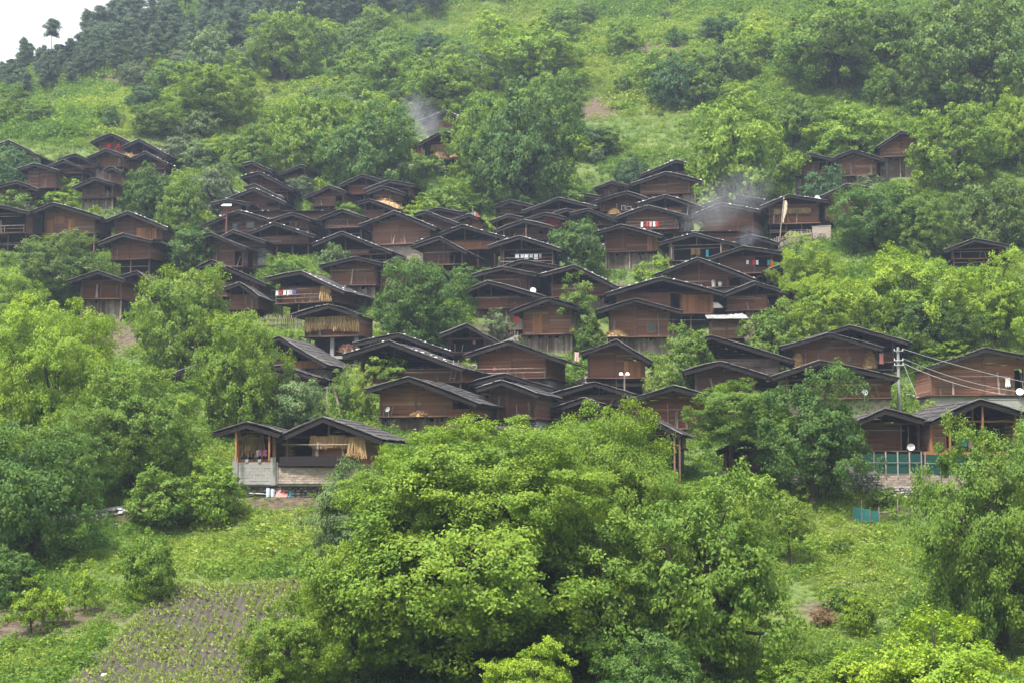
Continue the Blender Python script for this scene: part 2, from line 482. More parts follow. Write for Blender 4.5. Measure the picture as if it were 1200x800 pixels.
    for wdw in win:
        x0, x1 = px(wdw[0]), px(wdw[1]); z1, z0 = (by - wdw[2]) * s, (by - wdw[3]) * s
        fm = MB()
        fw = .09
        fm.box(x0, x1, -.09, -.03, z1 - fw, z1); fm.box(x0, x1, -.09, -.03, z0, z0 + fw)
        fm.box(x0, x0 + fw, -.088, -.03, z0 + fw, z1 - fw); fm.box(x1 - fw, x1, -.088, -.03, z0 + fw, z1 - fw)
        fr = fm.build('window', M[wdw[4] if len(wdw) > 4 else 'verge'], T)
        gp = MB(); gp.box(x0 + fw, x1 - fw, -.05, -.034, z0 + fw, z1 - fw); gp.build('pane', M['glass' if len(wdw) < 6 else wdw[5]], fr)
    # --- posts
    for x, ze in ((xl, zeL), (xr, zeR)):
        p = MB(); p.box(x - .09, x + .09, -.08, .13, 0, ze - .015); p.build('post', M[beamc], T)
    if za - .3 > 1 and (g == 'b' or rnd.random() < .8):
        x = rnd.uniform(-.15, .15)
        p = MB(); p.box(x - .075, x + .075, -.075, -.028, .0 if g == 'b' else zb + .13, za - .2); p.build('post', M[beamc], T)
    for q in posts:
        x = px(q[0]); p = MB(); y = -fo + .25
        p.box(x - .07, x + .07, y, y + .14, (by - q[1]) * s if len(q) > 1 else 0, zr(x) - .02); p.build('post', M[q[2] if len(q) > 2 else beamc], T)
    # --- poles and odd boards leaning on the front, as people leave them
    if W > 4.2 and not door:
        cl = MB()
        for i in range(rnd.randint(1, 5)):
            x = rnd.uniform(xl + .2, xr - .2); hgt = rnd.uniform(.5, .95) * min(zeL, zeR); wd = rnd.choice([.05, .06, .09, .2])
            cl.bar((x, -.42, -.02), (x + rnd.uniform(-.35, .35), -.14, hgt), wd, .05, None, (0, 1, 0))
        cl.build('leaning_poles', M['old'], T, 'stuff')
        if rnd.random() < .45:
            cb = MB(); z0 = min(zeL, zeR) * rnd.uniform(.62, .9); x0 = xl + rnd.uniform(-.3, .4); x1 = xr - rnd.uniform(0, .35) * (xr - xl)
            cb.bar((x0, -.75, z0), (x1, -.72, z0 + rnd.uniform(-.08, .08)), .06, .06); cb.build('drying_pole', M['old'], T)
    # --- floor, front ledge
    led = .55 if not bal else 1.05
    fl = MB(); fl.box(xl - .2, xr + .2, -.05, dep, -.17, -.02); fl.build('floor_deck', M['dark'], T)
    lb = MB(); x = xl - .25
    while x < xr + .25:
        x2 = min(xr + .27, x + rnd.uniform(1.4, 2.6)); lb.box(x, x2 - .015, -led + rnd.uniform(-.05, .05), -.06, -.13 + rnd.uniform(-.02, .02), -.03); x = x2
    lb.build('ledge_boards', M[beamc], T, 'stuff')
    if bal:
        for sx in (xl - .1, (xl + xr) / 2, xr + .1):
            p = MB(); p.box(sx - .04, sx + .04, -led + .03, -led + .11, 0, .95); p.build('rail_post', M[beamc], T)
        for zz in ((.48, .9) if bal == 1 else (.12, .85)):
            p = MB(); p.box(xl - .15, xr + .15, -led + .115, -led + .165, zz, zz + .07); p.build('rail', M['old'], T)
        if bal == 2:                                # crossed laths
            p = MB(); n = int((xr - xl) / .55)
            for i in range(n):
                x = xl + (xr - xl) * i / n; x2 = xl + (xr - xl) * (i + 1) / n
                p.bar((x, -led + .18, .19), (x2, -led + .18, .85), .05, .03); p.bar((x2, -led + .215, .19), (x, -led + .215, .85), .05, .03)
            p.build('lattice', M['old'], T, 'stuff')
    # --- lower storey down to the ground
    bot = ground - 1.4
    if lo in ('p', 'pp'):
        b_ = MB(); x = xl + .05; yb = .25
        while x < xr - .05:
            wdt = rnd.uniform(.16, .30); x2 = min(xr - .05, x + wdt)
            y = yb + rnd.uniform(-.03, .03)
            b_.box(x, x2 - .02, y, y + .05, bot, -.19 - rnd.choice([0, 0, 0, .1, .3]) ); x = x2
        b_.build('base_boards', M['old'], T, 'stuff')
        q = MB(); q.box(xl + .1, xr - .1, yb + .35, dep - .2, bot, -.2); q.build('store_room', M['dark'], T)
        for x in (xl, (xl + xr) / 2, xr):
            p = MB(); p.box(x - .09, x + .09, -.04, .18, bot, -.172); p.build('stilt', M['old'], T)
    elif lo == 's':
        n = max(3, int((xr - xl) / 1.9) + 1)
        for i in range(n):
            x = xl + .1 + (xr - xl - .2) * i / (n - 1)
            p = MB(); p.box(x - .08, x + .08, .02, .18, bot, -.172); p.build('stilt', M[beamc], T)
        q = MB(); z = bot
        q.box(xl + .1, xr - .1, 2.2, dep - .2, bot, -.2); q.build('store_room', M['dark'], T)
        rb = MB(); x = xl + .3
        for i in range(rnd.randint(0, 2)):           # low bars between the stilts
            zz = -.172 + (ground + .172) * rnd.uniform(.3, .7)
            rb.bar((xl, .0 - .05, zz), (xr, -.05, zz + rnd.uniform(-.1, .1)), .07)
        if rb.v: rb.build('cross_bar', M['old'], T)
    elif lo == 'w':                                 # heavy pale pillars, open dark bays
        for x in (xl + .3, (xl + xr) / 2, xr - .3):
            p = MB(); p.box(x - .2, x + .2, .0, .35, bot, -.172); p.build('pillar', M['cement'], T)
        q = MB(); q.box(xl + .1, xr - .1, 2.6, dep - .2, bot, -.2); q.build('store_room', M['dark'], T)
        q = MB(); q.box(xl - .4, xr + .4, -.5, 2.55, ground - .3, ground + .02); q.build('threshold', M['concrete'], T)
    elif lo in ('st', 'br', 'cc'):
        q = MB(); q.box(xl, xr, .3, dep - .1, bot, -.2); q.build('base_core', M['cement'], T)
        q = MB()
        if lo == 'st':
            z = bot + 1
            while z < -.25:
                x = xl
                hh = rnd.uniform(.16, .26)
                while x < xr:
                    ww = rnd.uniform(.2, .42)
                    q.rock((x + ww / 2, .24 + rnd.uniform(-.05, .05), z + hh / 2), ww * .52, .75); x += ww
                z += hh * .85
            q.build('stone_base', M['stone'], T, 'stuff')
        elif lo == 'br':
            brick_rows(q, xl, xr, .12, .3, max(bot, ground - .3), -.2, rnd)
            q.build('brick_base', M['brick'], T, 'stuff')
        else:
            q.box(xl - .05, xr + .05, -.02, .3, bot, -.2); q.build('concrete_base', M['concrete'], T)
    # --- roof
    th = .07
    za_deck = za
    za = za - .09
    y0, y1 = -fo, dep + .5
    deck = MB()
    nl = Vector((-tl, 0, 1)).normalized(); nr = Vector((trr, 0, 1)).normalized()
    deck.hexa([(-wl, y0, za - dl - th), (0, y0, za - th), (0, y1, za - th), (-wl, y1, za - dl - th), (-wl, y0, za - dl), (0, y0, za), (0, y1, za), (-wl, y1, za - dl)], .3)
    deck.hexa([(0.001, y0, za - th), (wr, y0, za - dr - th), (wr, y1, za - dr - th), (0.001, y1, za - th), (0.001, y0, za), (wr, y0, za - dr), (wr, y1, za - dr), (0.001, y1, za)], .6)
    R = deck.build('roof', M['dark'], T)
    small = s * W < 1 or W < 4
    za = za_deck
    for side, wd, dd in ((-1, wl, dl), (1, wr, dr)):
        sh = MB(); sg = rnd.uniform(-.07, .11); bend = lambda e, L=math.hypot(wd, dd): sg * math.sin(math.pi * min(1, max(0, e / L))) + .05 * sg * math.sin(9 * e)
        L_ = math.hypot(wd, dd); nc = max(3, int(L_ / (.85 if near else 1.1)))
        ux, uz = side * wd / L_, -dd / L_
        nx, nz = dd / L_ * side, wd / L_
        bw = .5 if near else .75
        for c in range(nc):
            d0 = L_ * c / nc - (.0 if c == 0 else .12); d1 = L_ * (c + 1) / nc + (.1 if c == nc - 1 else .0)
            y = y0 - .05
            while y < y1:
                b = bw * rnd.uniform(.6, 1.3); y2 = min(y + b, y1 + .05)
                e0 = d0 + rnd.uniform(-.03, .03) if c else 0.0
                e1 = d1 + rnd.uniform(-.07, .10)
                h0, h1 = .012 + rnd.uniform(0, .02), .06 + rnd.uniform(0, .03)
                pt = []
                for (hh, tt) in ((0, 0), (.035, 0)):
                    for (e, yy, base) in ((e0, y, h0), (e1, y, h1), (e1, y2 - .02, h1), (e0, y2 - .02, h0)):
                        q = base + hh + bend(e) + .02 * math.sin(yy * 1.7 + ax)
                        pt.append((ux * e + nx * q, yy, za + uz * e + nz * q))
                if side < 0: pt = [pt[i] for i in (3, 2, 1, 0, 7, 6, 5, 4)]
                sh.hexa(pt)
                y = y2
        sh.build('shingles', M['roof'], R, 'stuff')
        # weathered weight pole along the verge, in two lengths
        vp = MB(); n = 3 if L_ < 4 else 5; vt = rnd.uniform(.04, .065)
        for i in range(n):
            e0, e1 = L_ * i / n, L_ * (i + 1) / n + .02 - (.0 if rnd.random() < .75 else .25)
            q0, q1 = .10 + rnd.uniform(-.02, .03) + bend(e0), .10 + rnd.uniform(-.02, .03) + bend(e1)
            yy = y0 - .02 + rnd.uniform(-.03, .05)
            vp.bar((ux * e0 + nx * q0, yy, za + uz * e0 + nz * q0), (ux * e1 + nx * q1, yy, za + uz * e1 + nz * q1), .10, vt, None, (nx, 0, nz))
        vp.build('verge_pole', M['verge'], R, 'stuff')
        bb = MB()  # barge board, deep and near-black to draw the shade band below the rim
        for i in range(2):
            e0, e1 = L_ * i / 2 + (.02 if i == 0 else 0), L_ * (i + 1) / 2 - .01
            q0 = -.09 - rnd.uniform(.12, .16)
            yy = y0 + .02 + rnd.uniform(0, .02)
            bb.bar((ux * e0 + nx * q0, yy, za + uz * e0 + nz * q0), (ux * e1 + nx * q0, yy, za + uz * e1 + nz * q0), .05, .30, None, (nx, 0, nz))
        bb.build('barge_shade_board', M['dark'], R, 'stuff')
        if stones and not small:
            st = MB()
            for i in range(rnd.randint(6, 12)):
                e = L_ * rnd.uniform(.08, .97); q = .13 + bend(e)
                st.rock((ux * e + nx * q, y0 + rnd.uniform(.04, .3) if rnd.random() < .7 else rnd.uniform(y0, y1), za + uz * e + nz * q), rnd.uniform(.10, .20), .8)
            st.build('roof_stones', M['rstone'], R, 'stuff')
    for x in (xl, 0, xr):
        p = MB(); p.box(x - .07, x + .07, y0 + .1, y1 - .2, zr(x) - .06, zr(x) + .035) if x else p.box(-.08, .08, y0 + .1, y1 - .2, za - .27, za - .12)
        p.build('purlin', M[beamc], R)
    FOOT.append((root_p.x, root_p.y, a, xl - .4, xr + .4, -.6, dep + .6, G.z, za - dl + root_p.z - .3))
    return T, s, a

def brick_rows(q, x0, x1, y0, y1, z0, z1, rnd, bw=.42, bh=.19, jt=.012):
    z = z0; i = 0
    while z < z1 - .02:
        zt = min(z + bh, z1); x = x0 - (bw / 2 if i % 2 else 0)
        while x < x1:
            q.box(max(x, x0), min(x + bw, x1) - jt, y0 + rnd.uniform(-.012, .012), y1, z, zt - jt); x += bw
        z = zt; i += 1

def long_roof(label, lx, rx, ytop, yeave, by, hb=10, yaw=-4, m='roof', rise=None, wallc='wall', name='log_house'):
    """a house seen on its long side: the eave faces the valley"""
    rnd = random.Random(hash((lx, rx, by)) & 0xffff)
    mx = (lx + rx) / 2
    G, t = hit(mx, by + hb); r = ray(mx, by); k = G.y / r.y; P = r * k; s = k / F_PX
    a = math.radians(yaw)
    T = thing(name, label, 'house', P, a, 'brown log houses of the hillside village')
    HOUSES.append((T, mx, ytop, by, s))
    hw = (rx - lx) * s / 2
    ze = (by - yeave) * s; run = 3.2; zt = (by - ytop) * s + .12 * 0
    zt = max(zt, ze + .25)
    wb = MB(); z = 0
    while z < ze - .1:
        b = min(.28 * rnd.uniform(.9, 1.1), ze - .03 - z); j = rnd.uniform(-.02, .02)
        wb.box(-hw + .5, hw - .5, j, .1 + j, z, z + b - .02)
        for x in (-hw + .5, hw - .5): wb.box(x - .05 + j, x + .05 + j, .12, 4.5, z, z + b - .02)
        z += b
    wb.build('wall', M[wallc], T, 'stuff')
    for x in (-hw + .5, -.1, hw - .5):
        p = MB(); p.box(x - .08, x + .08, -.07, .12, .0, ze - .03); p.build('post', M['beam'], T)
    q = MB(); q.box(-hw + .3, hw - .3, .3, 4.4, G.z - P.z - 1.2, -.01); q.build('base_core', M['dark'], T)
    d = MB()
    d.hexa([(-hw, -.9, ze - .06), (hw, -.9, ze - .06), (hw, run, zt - .06), (-hw, run, zt - .06), (-hw, -.9, ze), (hw, -.9, ze), (hw, run, zt), (-hw, run, zt)], .4)
    d.hexa([(-hw, run + .003, zt - .06), (hw, run + .003, zt - .06), (hw, 5.8, ze - .06), (-hw, 5.8, ze - .06), (-hw, run + .003, zt), (hw, run + .003, zt), (hw, 5.8, ze), (-hw, 5.8, ze)], .4)
    R = d.build('roof', M['dark'], T)
    sh = MB(); nc = 4
    for c in range(nc):
        f0, f1 = c / nc, (c + 1) / nc
        x = -hw - .05
        while x < hw:
            x2 = min(hw + .06, x + rnd.uniform(.35, .8))
            ya, yb_ = -.95 + (run + .95) * f0 - rnd.uniform(0, .12), -.95 + (run + .95) * f1 + .1
            za_, zb_ = ze + (zt - ze) * f0 + .06, ze + (zt - ze) * f1 + .02
            sh.hexa([(x, ya, za_), (x2 - .02, ya, za_), (x2 - .02, yb_, zb_), (x, yb_, zb_)] + [(p[0], p[1], p[2] + .04) for p in ((x, ya, za_), (x2 - .02, ya, za_), (x2 - .02, yb_, zb_), (x, yb_, zb_))])
            x = x2
    sh.build('shingles', M[m], R, 'stuff')
    st = MB()
    for i in range(14):
        f = rnd.random(); st.rock((rnd.uniform(-hw, hw), -.8 + (run + .7) * f, ze + (zt - ze) * f + .15), rnd.uniform(.1, .2), .8)
    st.build('roof_stones', M['rstone'], R, 'stuff')
    FOOT.append((P.x, P.y, a, -hw, hw, -.6, 5, G.z, P.z + ze - .3))
    return T, s, a

# (label, apex x, y, left eave x, y, right eave x, y, foot of the front wall y, options)
HS = [
# upper left cluster
("dark gabled house with two red lanterns, topmost of the upper left cluster", 133,159, 109,169, 157,169, 181, dict(g='o', lo='s')),
("dark house just right of and below the one with red lanterns", 168,165.5, 145,175, 207,186, 187, dict(g='o')),
("small brown house below the red lanterns with a straw heap behind", 129,177, 106,186, 155,186, 196, dict(g='b', hole=((0,0,0,0),))),
("low dark roofed house between straw heap and big dark green tree", 175,180, 143,193, 207,196, 199, dict(g='o', hb=10)),
("house with bright grey right verge left of the straw heap", 93,183, 71,189, 125,196, 197, dict(g='o', hb=10)),
("small house half below the bright verged one, upper left cluster", 79,190, 60,197, 107,200, 203, dict(g='o', hb=10)),
("broad plain house at the left end of the upper left cluster", 45,194, 24.5,200, 77,203, 220, dict(g='b', hole=((0,0,0,0),))),
("low wide house cut by the left photo edge above the pale shrubs", 24,215, -6,222, 55,225, 232, dict(g='o')),
("lone shed roof falling right at the upper left corner of the village", 15,167, 2,172, 57,186, 187, dict(g='o', lo='s')),
("brown house on a low storey among bright bushes, left side", 117,211, 88,221, 144,218, 232, dict(g='b', lo='p', hb=16)),
("tiny dark house tucked left of the round dark green tree", 137,198, 126,201, 150,204, 216, dict(hb=10)),
# left long houses
("long house with orange board front and small square window, far left", 67,240, 40,250, 128,258, 274, dict(g='b', lo='s', hb=20, dep=6, door=((54,62,.9),(80,89,.9)), win=((64,76,254,262,'orange','orange'),), hole=((0,0,0,0),), yaw=-12)),
("house with long railed gallery cut by the left photo edge", 7,243, -24,249, 47,252, 274, dict(g='o', lo='s', hb=20, bal=1, hole=((-15,44,.1,1),))),
("house with a wide new orange door panel, left side", 154,250, 122,261, 206,271, 281, dict(g='b', door=((160,185,.95),), hole=((0,0,0,0),), yaw=-12)),
("two storey house right below the wide orange door, with open dark ground floor", 151,276, 119,286, 192,286, 304, dict(g='b', lo='s', hb=20, hole=((0,0,0,0),))),
("house with grey plank base and orange base door above the bright left trees", 119.5,319.5, 84.5,331, 156,331, 350, dict(g='o', lo='p', hb=22, hole=((0,0,0,0),))),
("low little roof right beside the grey plank based house, left", 166,320, 143,326, 184,334, 343, dict(g='o', hb=10)),
# centre left, back
("small high house left of the slanting lean-to roof", 299,192, 286,195, 327,204, 207, dict(g='b', hb=9)),
("wide house directly under the small high house, back left centre", 307,204, 284,210, 349,225, 225, dict(g='b', hb=10, dep=5)),
("dark lean-to roof rising right beside the small high house", 357,196, 322,207, 366,199, 209, dict(g='o', hb=9, lo='s')),
("dark roof wedged between two houses, back left centre", 302,218, 289,221.5, 339,236, 234, dict(g='o', hb=8, dep=4.5)),
("plain brown house in the back left centre below the wedged roof", 300,223, 266,236, 341,241, 246, dict(g='b', hb=10, dep=5.5)),
("dark house behind the white topped red pole", 271,236, 250,240, 300,242, 256, dict(g='o', hb=9, dep=5)),
("house with two white framed windows right of the red pole", 284,249, 237,266, 324,261, 271, dict(g='b', hb=10, dep=5.5, win=((272,280.5,261,268),(289.5,299,260.5,267.5)), hole=((0,0,0,0),), wall='beam')),
("small house with white and pink washing, below the long low roof", 345,252, 321,259, 370,260, 268, dict(g='o', hb=9, dep=5)),
("broad low roofed house in front of the two white windows", 325,263, 292,275, 378,280, 286, dict(g='o', hb=11)),
("low house in front of the red pole, left centre", 279,272, 262,279, 322,287, 290, dict(g='o', hb=10, dep=5)),
("log house with dark doorway left of the round bush, left centre", 252,275, 228,283, 299,294, 313, dict(g='b', hole=((275,291,0,.8),), dep=5)),
("ramshackle house with sagging right roof above the leafy left tree", 251,307, 234,315, 319,336, 347, dict(g='o', lo='s', posts=((300,),))),
("small lower lean-to under the sagging roof, left centre", 285,333, 262,340, 312,350, 362, dict(g='o', lo='s', hb=10)),
("house half hidden by a pale shrub left of the back row", 390,220, 359,232, 413,228, 241, dict(g='b', hb=9)),
("dark roofed house at the back, left of a flat topped neighbour", 428,207, 400,219, 456,216, 227, dict(g='o', hb=9)),
("dark house at the back right of the other dark roof, under big trees", 458,214, 429,224, 491,220, 230, dict(g='o', hb=9)),
("small red brown house with straw stacked below it", 451,221, 432,228, 479,230, 236, dict(g='b', hb=12, hole=((0,0,0,0),))),
("dark house below the straw stack, left of centre", 437,236, 420,240, 472,249, 256, dict(g='o', hb=9, dep=5)),
("house with crossed lath balcony left of the tall boarded house", 405,248, 376,258, 435,258, 267, dict(g='b', bal=2, lo='s', hb=12, hole=((0,0,0,0),))),
("wide tall house with upright boards above a pale brick wall", 466,249.5, 424,264, 519,272, 286, dict(g='b', lo='br', hb=18, vert=1, hole=((0,0,0,0),))),
("house with two corn bundles under a broad low gable", 406,274, 369,287, 469,300, 299, dict(g='o', hb=11)),
("plain house behind the washing line, left of the big dark tree", 419,303, 376,313, 452,311, 334, dict(g='b', lo='p', hb=18, hole=((0,0,0,0),))),
("house with colourful washing hung on its front gallery", 360,319.5, 314,326, 418,346, 355, dict(g='o', lo='s', hb=18, bal=1, yaw=-14, dep=6.5, xr_=392, hole=((0,0,0,0),))),
("house behind the round centre left tree, its right roof showing", 468,303, 433,319, 524,323, 338, dict(g='o', hb=12)),
# upper centre
("lone house with hay stacked on the front, high among the trees", 521,156, 492,170, 553,166, 187, dict(g='o', lo='s', hole=((494,542,.05,1),), posts=((497,),))),
("red brown boarded shed left of the lone high house", 481,164, 472,167, 494,171, 184, dict(g='b', hb=7, dep=4, wall='wall', hole=((0,0,0,0),))),
("dark hut in the smoke above the lone high house", 524,131.5, 494,143, 541,139, 152, dict(g='o', hb=8, dep=5)),
("house with reddish verge right of the tall boarded house", 501,249.5, 487,253, 541,265, 272, dict(g='b', hb=10, dep=5)),
("low dark roof behind the flag poles", 515,246, 497,251, 546,252, 257, dict(g='o', hb=8, dep=4)),
("small house with orange wall beside the flag poles", 553,253, 534,259, 566,258, 267, dict(g='b', hb=8, dep=4, wall='orange')),
("broad dark roofed house in front of the flag poles", 544,266, 489,286, 594,281, 292, dict(g='o', hb=10, dep=5.5, door=((551,566,.95),))),
("house with wide front wall left below the flag poles", 519.5,280, 486,290, 555,299, 310, dict(g='b', lo='s', hb=12, dep=6)),
("tiny pale house at the back, right of the flag poles", 600,237, 580,244, 626,244, 250, dict(g='b', hb=8, dep=4)),
("brown house right of the flag poles behind yellow shrub", 597,254, 576,261, 615,258, 272, dict(g='b', hb=9, dep=5)),
("dark open house with blue grey shade, right of the flags", 617.5,260, 586,270, 654,270, 281, dict(g='o', hb=10, dep=5.5, posts=((593,),(619,)))),
("house with white washing under a wide dark gable", 611,279, 574,290, 662,296, 312, dict(g='o', lo='s', hb=12, bal=1, hole=((590,650,.1,1),), yaw=-12)),
("house with bright red board wall", 641,252, 616,259, 665,258, 266, dict(g='b', hb=9, dep=4.5, wall='red', hole=((0,0,0,0),))),
("big dark roof behind the red walled house", 656,234, 613,249, 702,246, 252, dict(g='o', hb=8, dep=5.5)),
("low dark roof at the back edge above the big dark roof", 680,229, 664,234, 706,233.5, 239, dict(g='o', hb=7, dep=4)),
# upper right
("blue grey gabled barn at the back edge right of the slope", 719,214.5, 696,223, 741,221, 228, dict(g='b', hb=8)),
("topmost house with white dish half behind the big bright tree", 793,190, 752,206, 832,200, 206, dict(g='o', hb=8)),
("wide brown gabled house left of the big bright tree", 782,204, 740,217, 826,217, 227, dict(g='b', hb=14, hole=((0,0,0,0),))),
("house with small white windows below the blue grey barn", 734,227, 694,239, 758,235, 247, dict(g='b', hb=9, win=((728,733,241,247,'white'),(734,740,242,247,'white')))),
("dark wide house leaning pole before it, upper right", 780,231, 746,241, 824,247, 256, dict(g='o', hb=10)),
("dark gabled house right of the leaning pole and above the smoke", 860,229.5, 820,244, 898,239, 247, dict(g='o', hb=9)),
("pale verged house wrapped in smoke, upper right", 849,240.5, 816,252, 894,252, 274, dict(g='b', hb=10, dep=6.5, yaw=-16, hole=((0,0,0,0),))),
("house with red and white washing on its balcony, upper right", 761,243, 723,256, 806,256, 269, dict(g='b', hb=11, bal=1, hole=((790,800,0,.95),))),
("pair of dark low roofs left of the washing balcony", 668,247, 650,252, 700,258, 261, dict(g='o', hb=8, dep=4.5)),
("low house just right of the pair of dark roofs", 690,247, 668,252, 726,262, 264, dict(g='o', hb=8, dep=4.5)),
("big house with orange panel over a grey stake fenced base", 729.5,265.5, 698,274, 778,280, 295, dict(g='b', lo='p', hb=20, door=((758,771,.95),), hole=((0,0,0,0),), yaw=-10)),
("house with a blue cloth and straw bundle in the open front", 816,275.5, 773,286, 866,290, 305, dict(g='o', hb=11, hole=((790,845,.0,1),), posts=((789,),(845,)), beamc='old')),
("low house right of the long stony roof, in blue smoke", 880,278, 865,282, 911,288, 293, dict(g='b', hb=9, dep=5)),
("house with hanging washing and orange tub, right of centre", 871,291, 831,304, 917,299, 320, dict(g='o', hb=11, dep=6, lo='s')),
("log house with white tubs on its gallery, right of centre", 820,304, 771,322, 886,332, 337, dict(g='b', hb=11, bal=0, hole=((852,866,0,.95),), yaw=-9)),
("long gabled house with orange doors and dark open loft", 775,327, 709,346, 846,346, 367, dict(g='o', hb=12, door=((799,812,.95),(812,824,.95),(824,836,.95)), hole=((785,797,.2,1),), yaw=-7)),
("house at the right end below the white tubs, half under trees", 887,332, 841,350, 926,345, 363, dict(g='o', hb=12)),
("little store house with corn heads in a row, right of centre", 916,312, 894,321, 934,315, 331, dict(g='o', hb=10, dep=4.5)),
("house with long rows of hanging corn behind the prayer flag", 925,230.5, 890,244, 970,239, 262, dict(g='o', hb=14, hole=((0,0,0,0),), lo='s')),
("house with orange post under the dark shrub, upper right", 994,217.5, 962,232, 1031,225, 258, dict(g='o', hb=9, lo='s', door=((968,974,.6),))),
("tall house with balcony at the upper right edge of the village", 1056,156, 1027,174, 1082,164, 184, dict(g='b', bal=1, lo='p', hb=24, hole=((0,0,0,0),), ov=.7)),
("dark house left of the dark green shrub, upper right", 950,182, 926,193, 976,190, 205, dict(g='o', lo='p', hb=20, door=())),
("brown log house right of the dark green shrub, upper right", 1000,178, 974,188, 1035,191, 206, dict(g='b', hb=9, hole=((0,0,0,0),))),
("lone open gable roof at the right among bright trees", 1141,282, 1105,295, 1182,292, 303, dict(g='o', hb=10, lo='s', beamc='orange', hole=((1112,1170,0,1),))),
# centre
("low house under the washing house, centre", 614,307, 590,315, 657,315, 323, dict(g='o', hb=9, dep=4.5)),
("house with patched front wall in the centre, dark right end", 592,315, 556,323, 634,324, 341, dict(g='o', hb=10, hole=((617,631,0,1),))),
("house with white dish at its right end, dark gable", 575,331, 546,342, 643,351, 361, dict(g='o', hb=12)),
("dark house with long right slope behind the thin tree", 677,313, 634,323, 728,340, 347, dict(g='o', hb=10)),
("house with orange door and plank base, left of the thin tree", 645,351, 601,366, 684,363, 391, dict(g='b', lo='p', hb=22, door=((624,636,.85),), hole=((0,0,0,0),), fine=True)),
("house with straw heap on its ledge and square hatch", 745,352, 699,366, 799,367, 394, dict(g='b', lo='p', hb=22, win=((758,768,377,390,'orange','glass'),), hole=((0,0,0,0),), fine=True, yaw=-7)),
("dark open house under the big dark tree, red light inside", 550,381, 516,394, 588,402, 412, dict(g='o', hb=10, hole=((522,568,0,1),), lo='s')),
("low dark roof behind the house with the ladder", 471,392.5, 417,403, 538,416, 417, dict(g='o', hb=9, dep=5)),
("long dark gabled house with a ladder leaning on its front", 462,401, 406,416, 554,435, 448, dict(g='o', hb=12, dep=7, yaw=-14, xr_=541, hole=((0,0,0,0),), fine=True)),
("granary hung with a fringe of golden corn on pale pillars", 391,359, 346,370, 429,371, 393.5, dict(g='o', lo='w', hb=24, dep=4.6, xl_=357, xr_=421, fine=True, hole=((0,0,0,0),))),
("house with orange board wall half behind the leafy tree", 334,396, 312,404, 397,430, 431, dict(g='o', hb=8, door=((341,356,.95),(356,371,.95)), hole=((0,0,0,0),), lo='st')),
("low roof under the orange boarded house, left centre", 336,429, 320,433, 385,445, 447, dict(g='o', hb=8, dep=4, lo='st')),
("roof corner showing between the trees on the left", 240,428, 198,442, 264,433, 448, dict(g='o', hb=8)),
# front centre
("house with balcony poles and lived in gallery, front centre", 601,401, 549,416, 672,426, 443, dict(g='b', hb=11, dep=7.5, yaw=-13, bal=1, xl_=560, xr_=640, lo='st', hole=((0,0,0,0),))),
("wide log house with dark recess at right and straw on ledge, front", 486,443, 432,457, 572,475, 487, dict(g='b', lo='p', hb=20, dep=7, yaw=-13, xl_=445, xr_=552, hole=((531,551,.45,1),))),
("low dark roof behind the small square log house, front centre", 594,439, 551,450, 652,456, 461, dict(g='o', hb=9, dep=5)),
("small square log house with grey boards at its left, front centre", 594,447, 564,456, 641,464, 490, dict(g='b', hb=14, dep=5.5, yaw=-15, xl_=574, xr_=627, hole=((0,0,0,0),))),
("low wide house with pale beam across the open gable, front centre", 701,449, 638,466, 750,464, 475, dict(g='o', hb=10, beamc='beam')),
("dark roof just above the big walnut crown, front centre", 689,467, 636,485, 714,475, 486, dict(g='o', hb=9, dep=4)),
("compact log house with red brown door on stilts, centre right", 722,400, 682,414, 763,425, 442, dict(g='b', lo='s', hb=20, dep=5.5, yaw=-8, door=((731,752,.97),), hole=((0,0,0,0),), xl_=690, xr_=755)),
("house with pale left verge between two leafy trees, centre right", 844,425, 801,436, 898,442, 460, dict(g='b', hb=12, hole=((0,0,0,0),))),
("broad log gable house right of the street lamp", 790,453, 736,469, 832,466, 501, dict(g='b', hb=15, lo='p', hole=((0,0,0,0),), xl_=742, xr_=824)),
("dark barn with bare posts below the broad log gable", 762,489, 738,496, 803,510, 523, dict(g='o', hb=38, lo='s', posts=((792,575),(798,578)), hole=((745,795,0,1),))),
("house with weathered upright boards falling to the right", 835,395, 812,401, 928,425, 441, dict(g='o', hb=12, wall='old', hole=((0,0,0,0),), yaw=-12)),
("small hut with pale bench front under the dark right tree", 874,517, 841,529, 905,524, 548, dict(g='o', hb=14, lo='st', hole=((848,878,.1,1),), dep=4.5)),
# right
("dark roofed house behind the house with straw bales, right", 996,383, 942,399, 1061,403, 424, dict(g='o', hb=12)),
("log house with straw bales at both ends and blue smoke, right", 971,392, 915,407, 1032,410, 432, dict(g='b', hb=11, hole=((0,0,0,0),), yaw=-7, dep=6.5)),
("dark broad roofed house with white dish, left of the power pole", 961,424, 905,442, 1048,445, 466, dict(g='o', hb=20, lo='br', dep=6, xr_=1040)),
("large house cut by the right photo edge behind the cables", 1152,409, 1085,430, 1230,424, 462, dict(g='b', hb=20, lo='cc', hole=((1188,1200,0,.95),), xl_=1092, xr_=1222, yaw=-3, dep=7, fo=1.2)),
("house on green netted base with white dish, lower right", 1034,480, 987,499, 1080,493, 527, dict(g='o', hb=42, lo='br', hole=((1056,1075,0,1),), yaw=-3, xl_=1000, xr_=1076)),
("open timber gable with bright orange posts, lower right", 1141,469.5, 1076,495, 1203,487, 531, dict(g='o', hb=42, lo='br', hole=((1107,1190,0,1),), yaw=2, beamc='orange', posts=((1105,),(1145,)), fo=1.5, xl_=1090, xr_=1193)),
# lower left pair
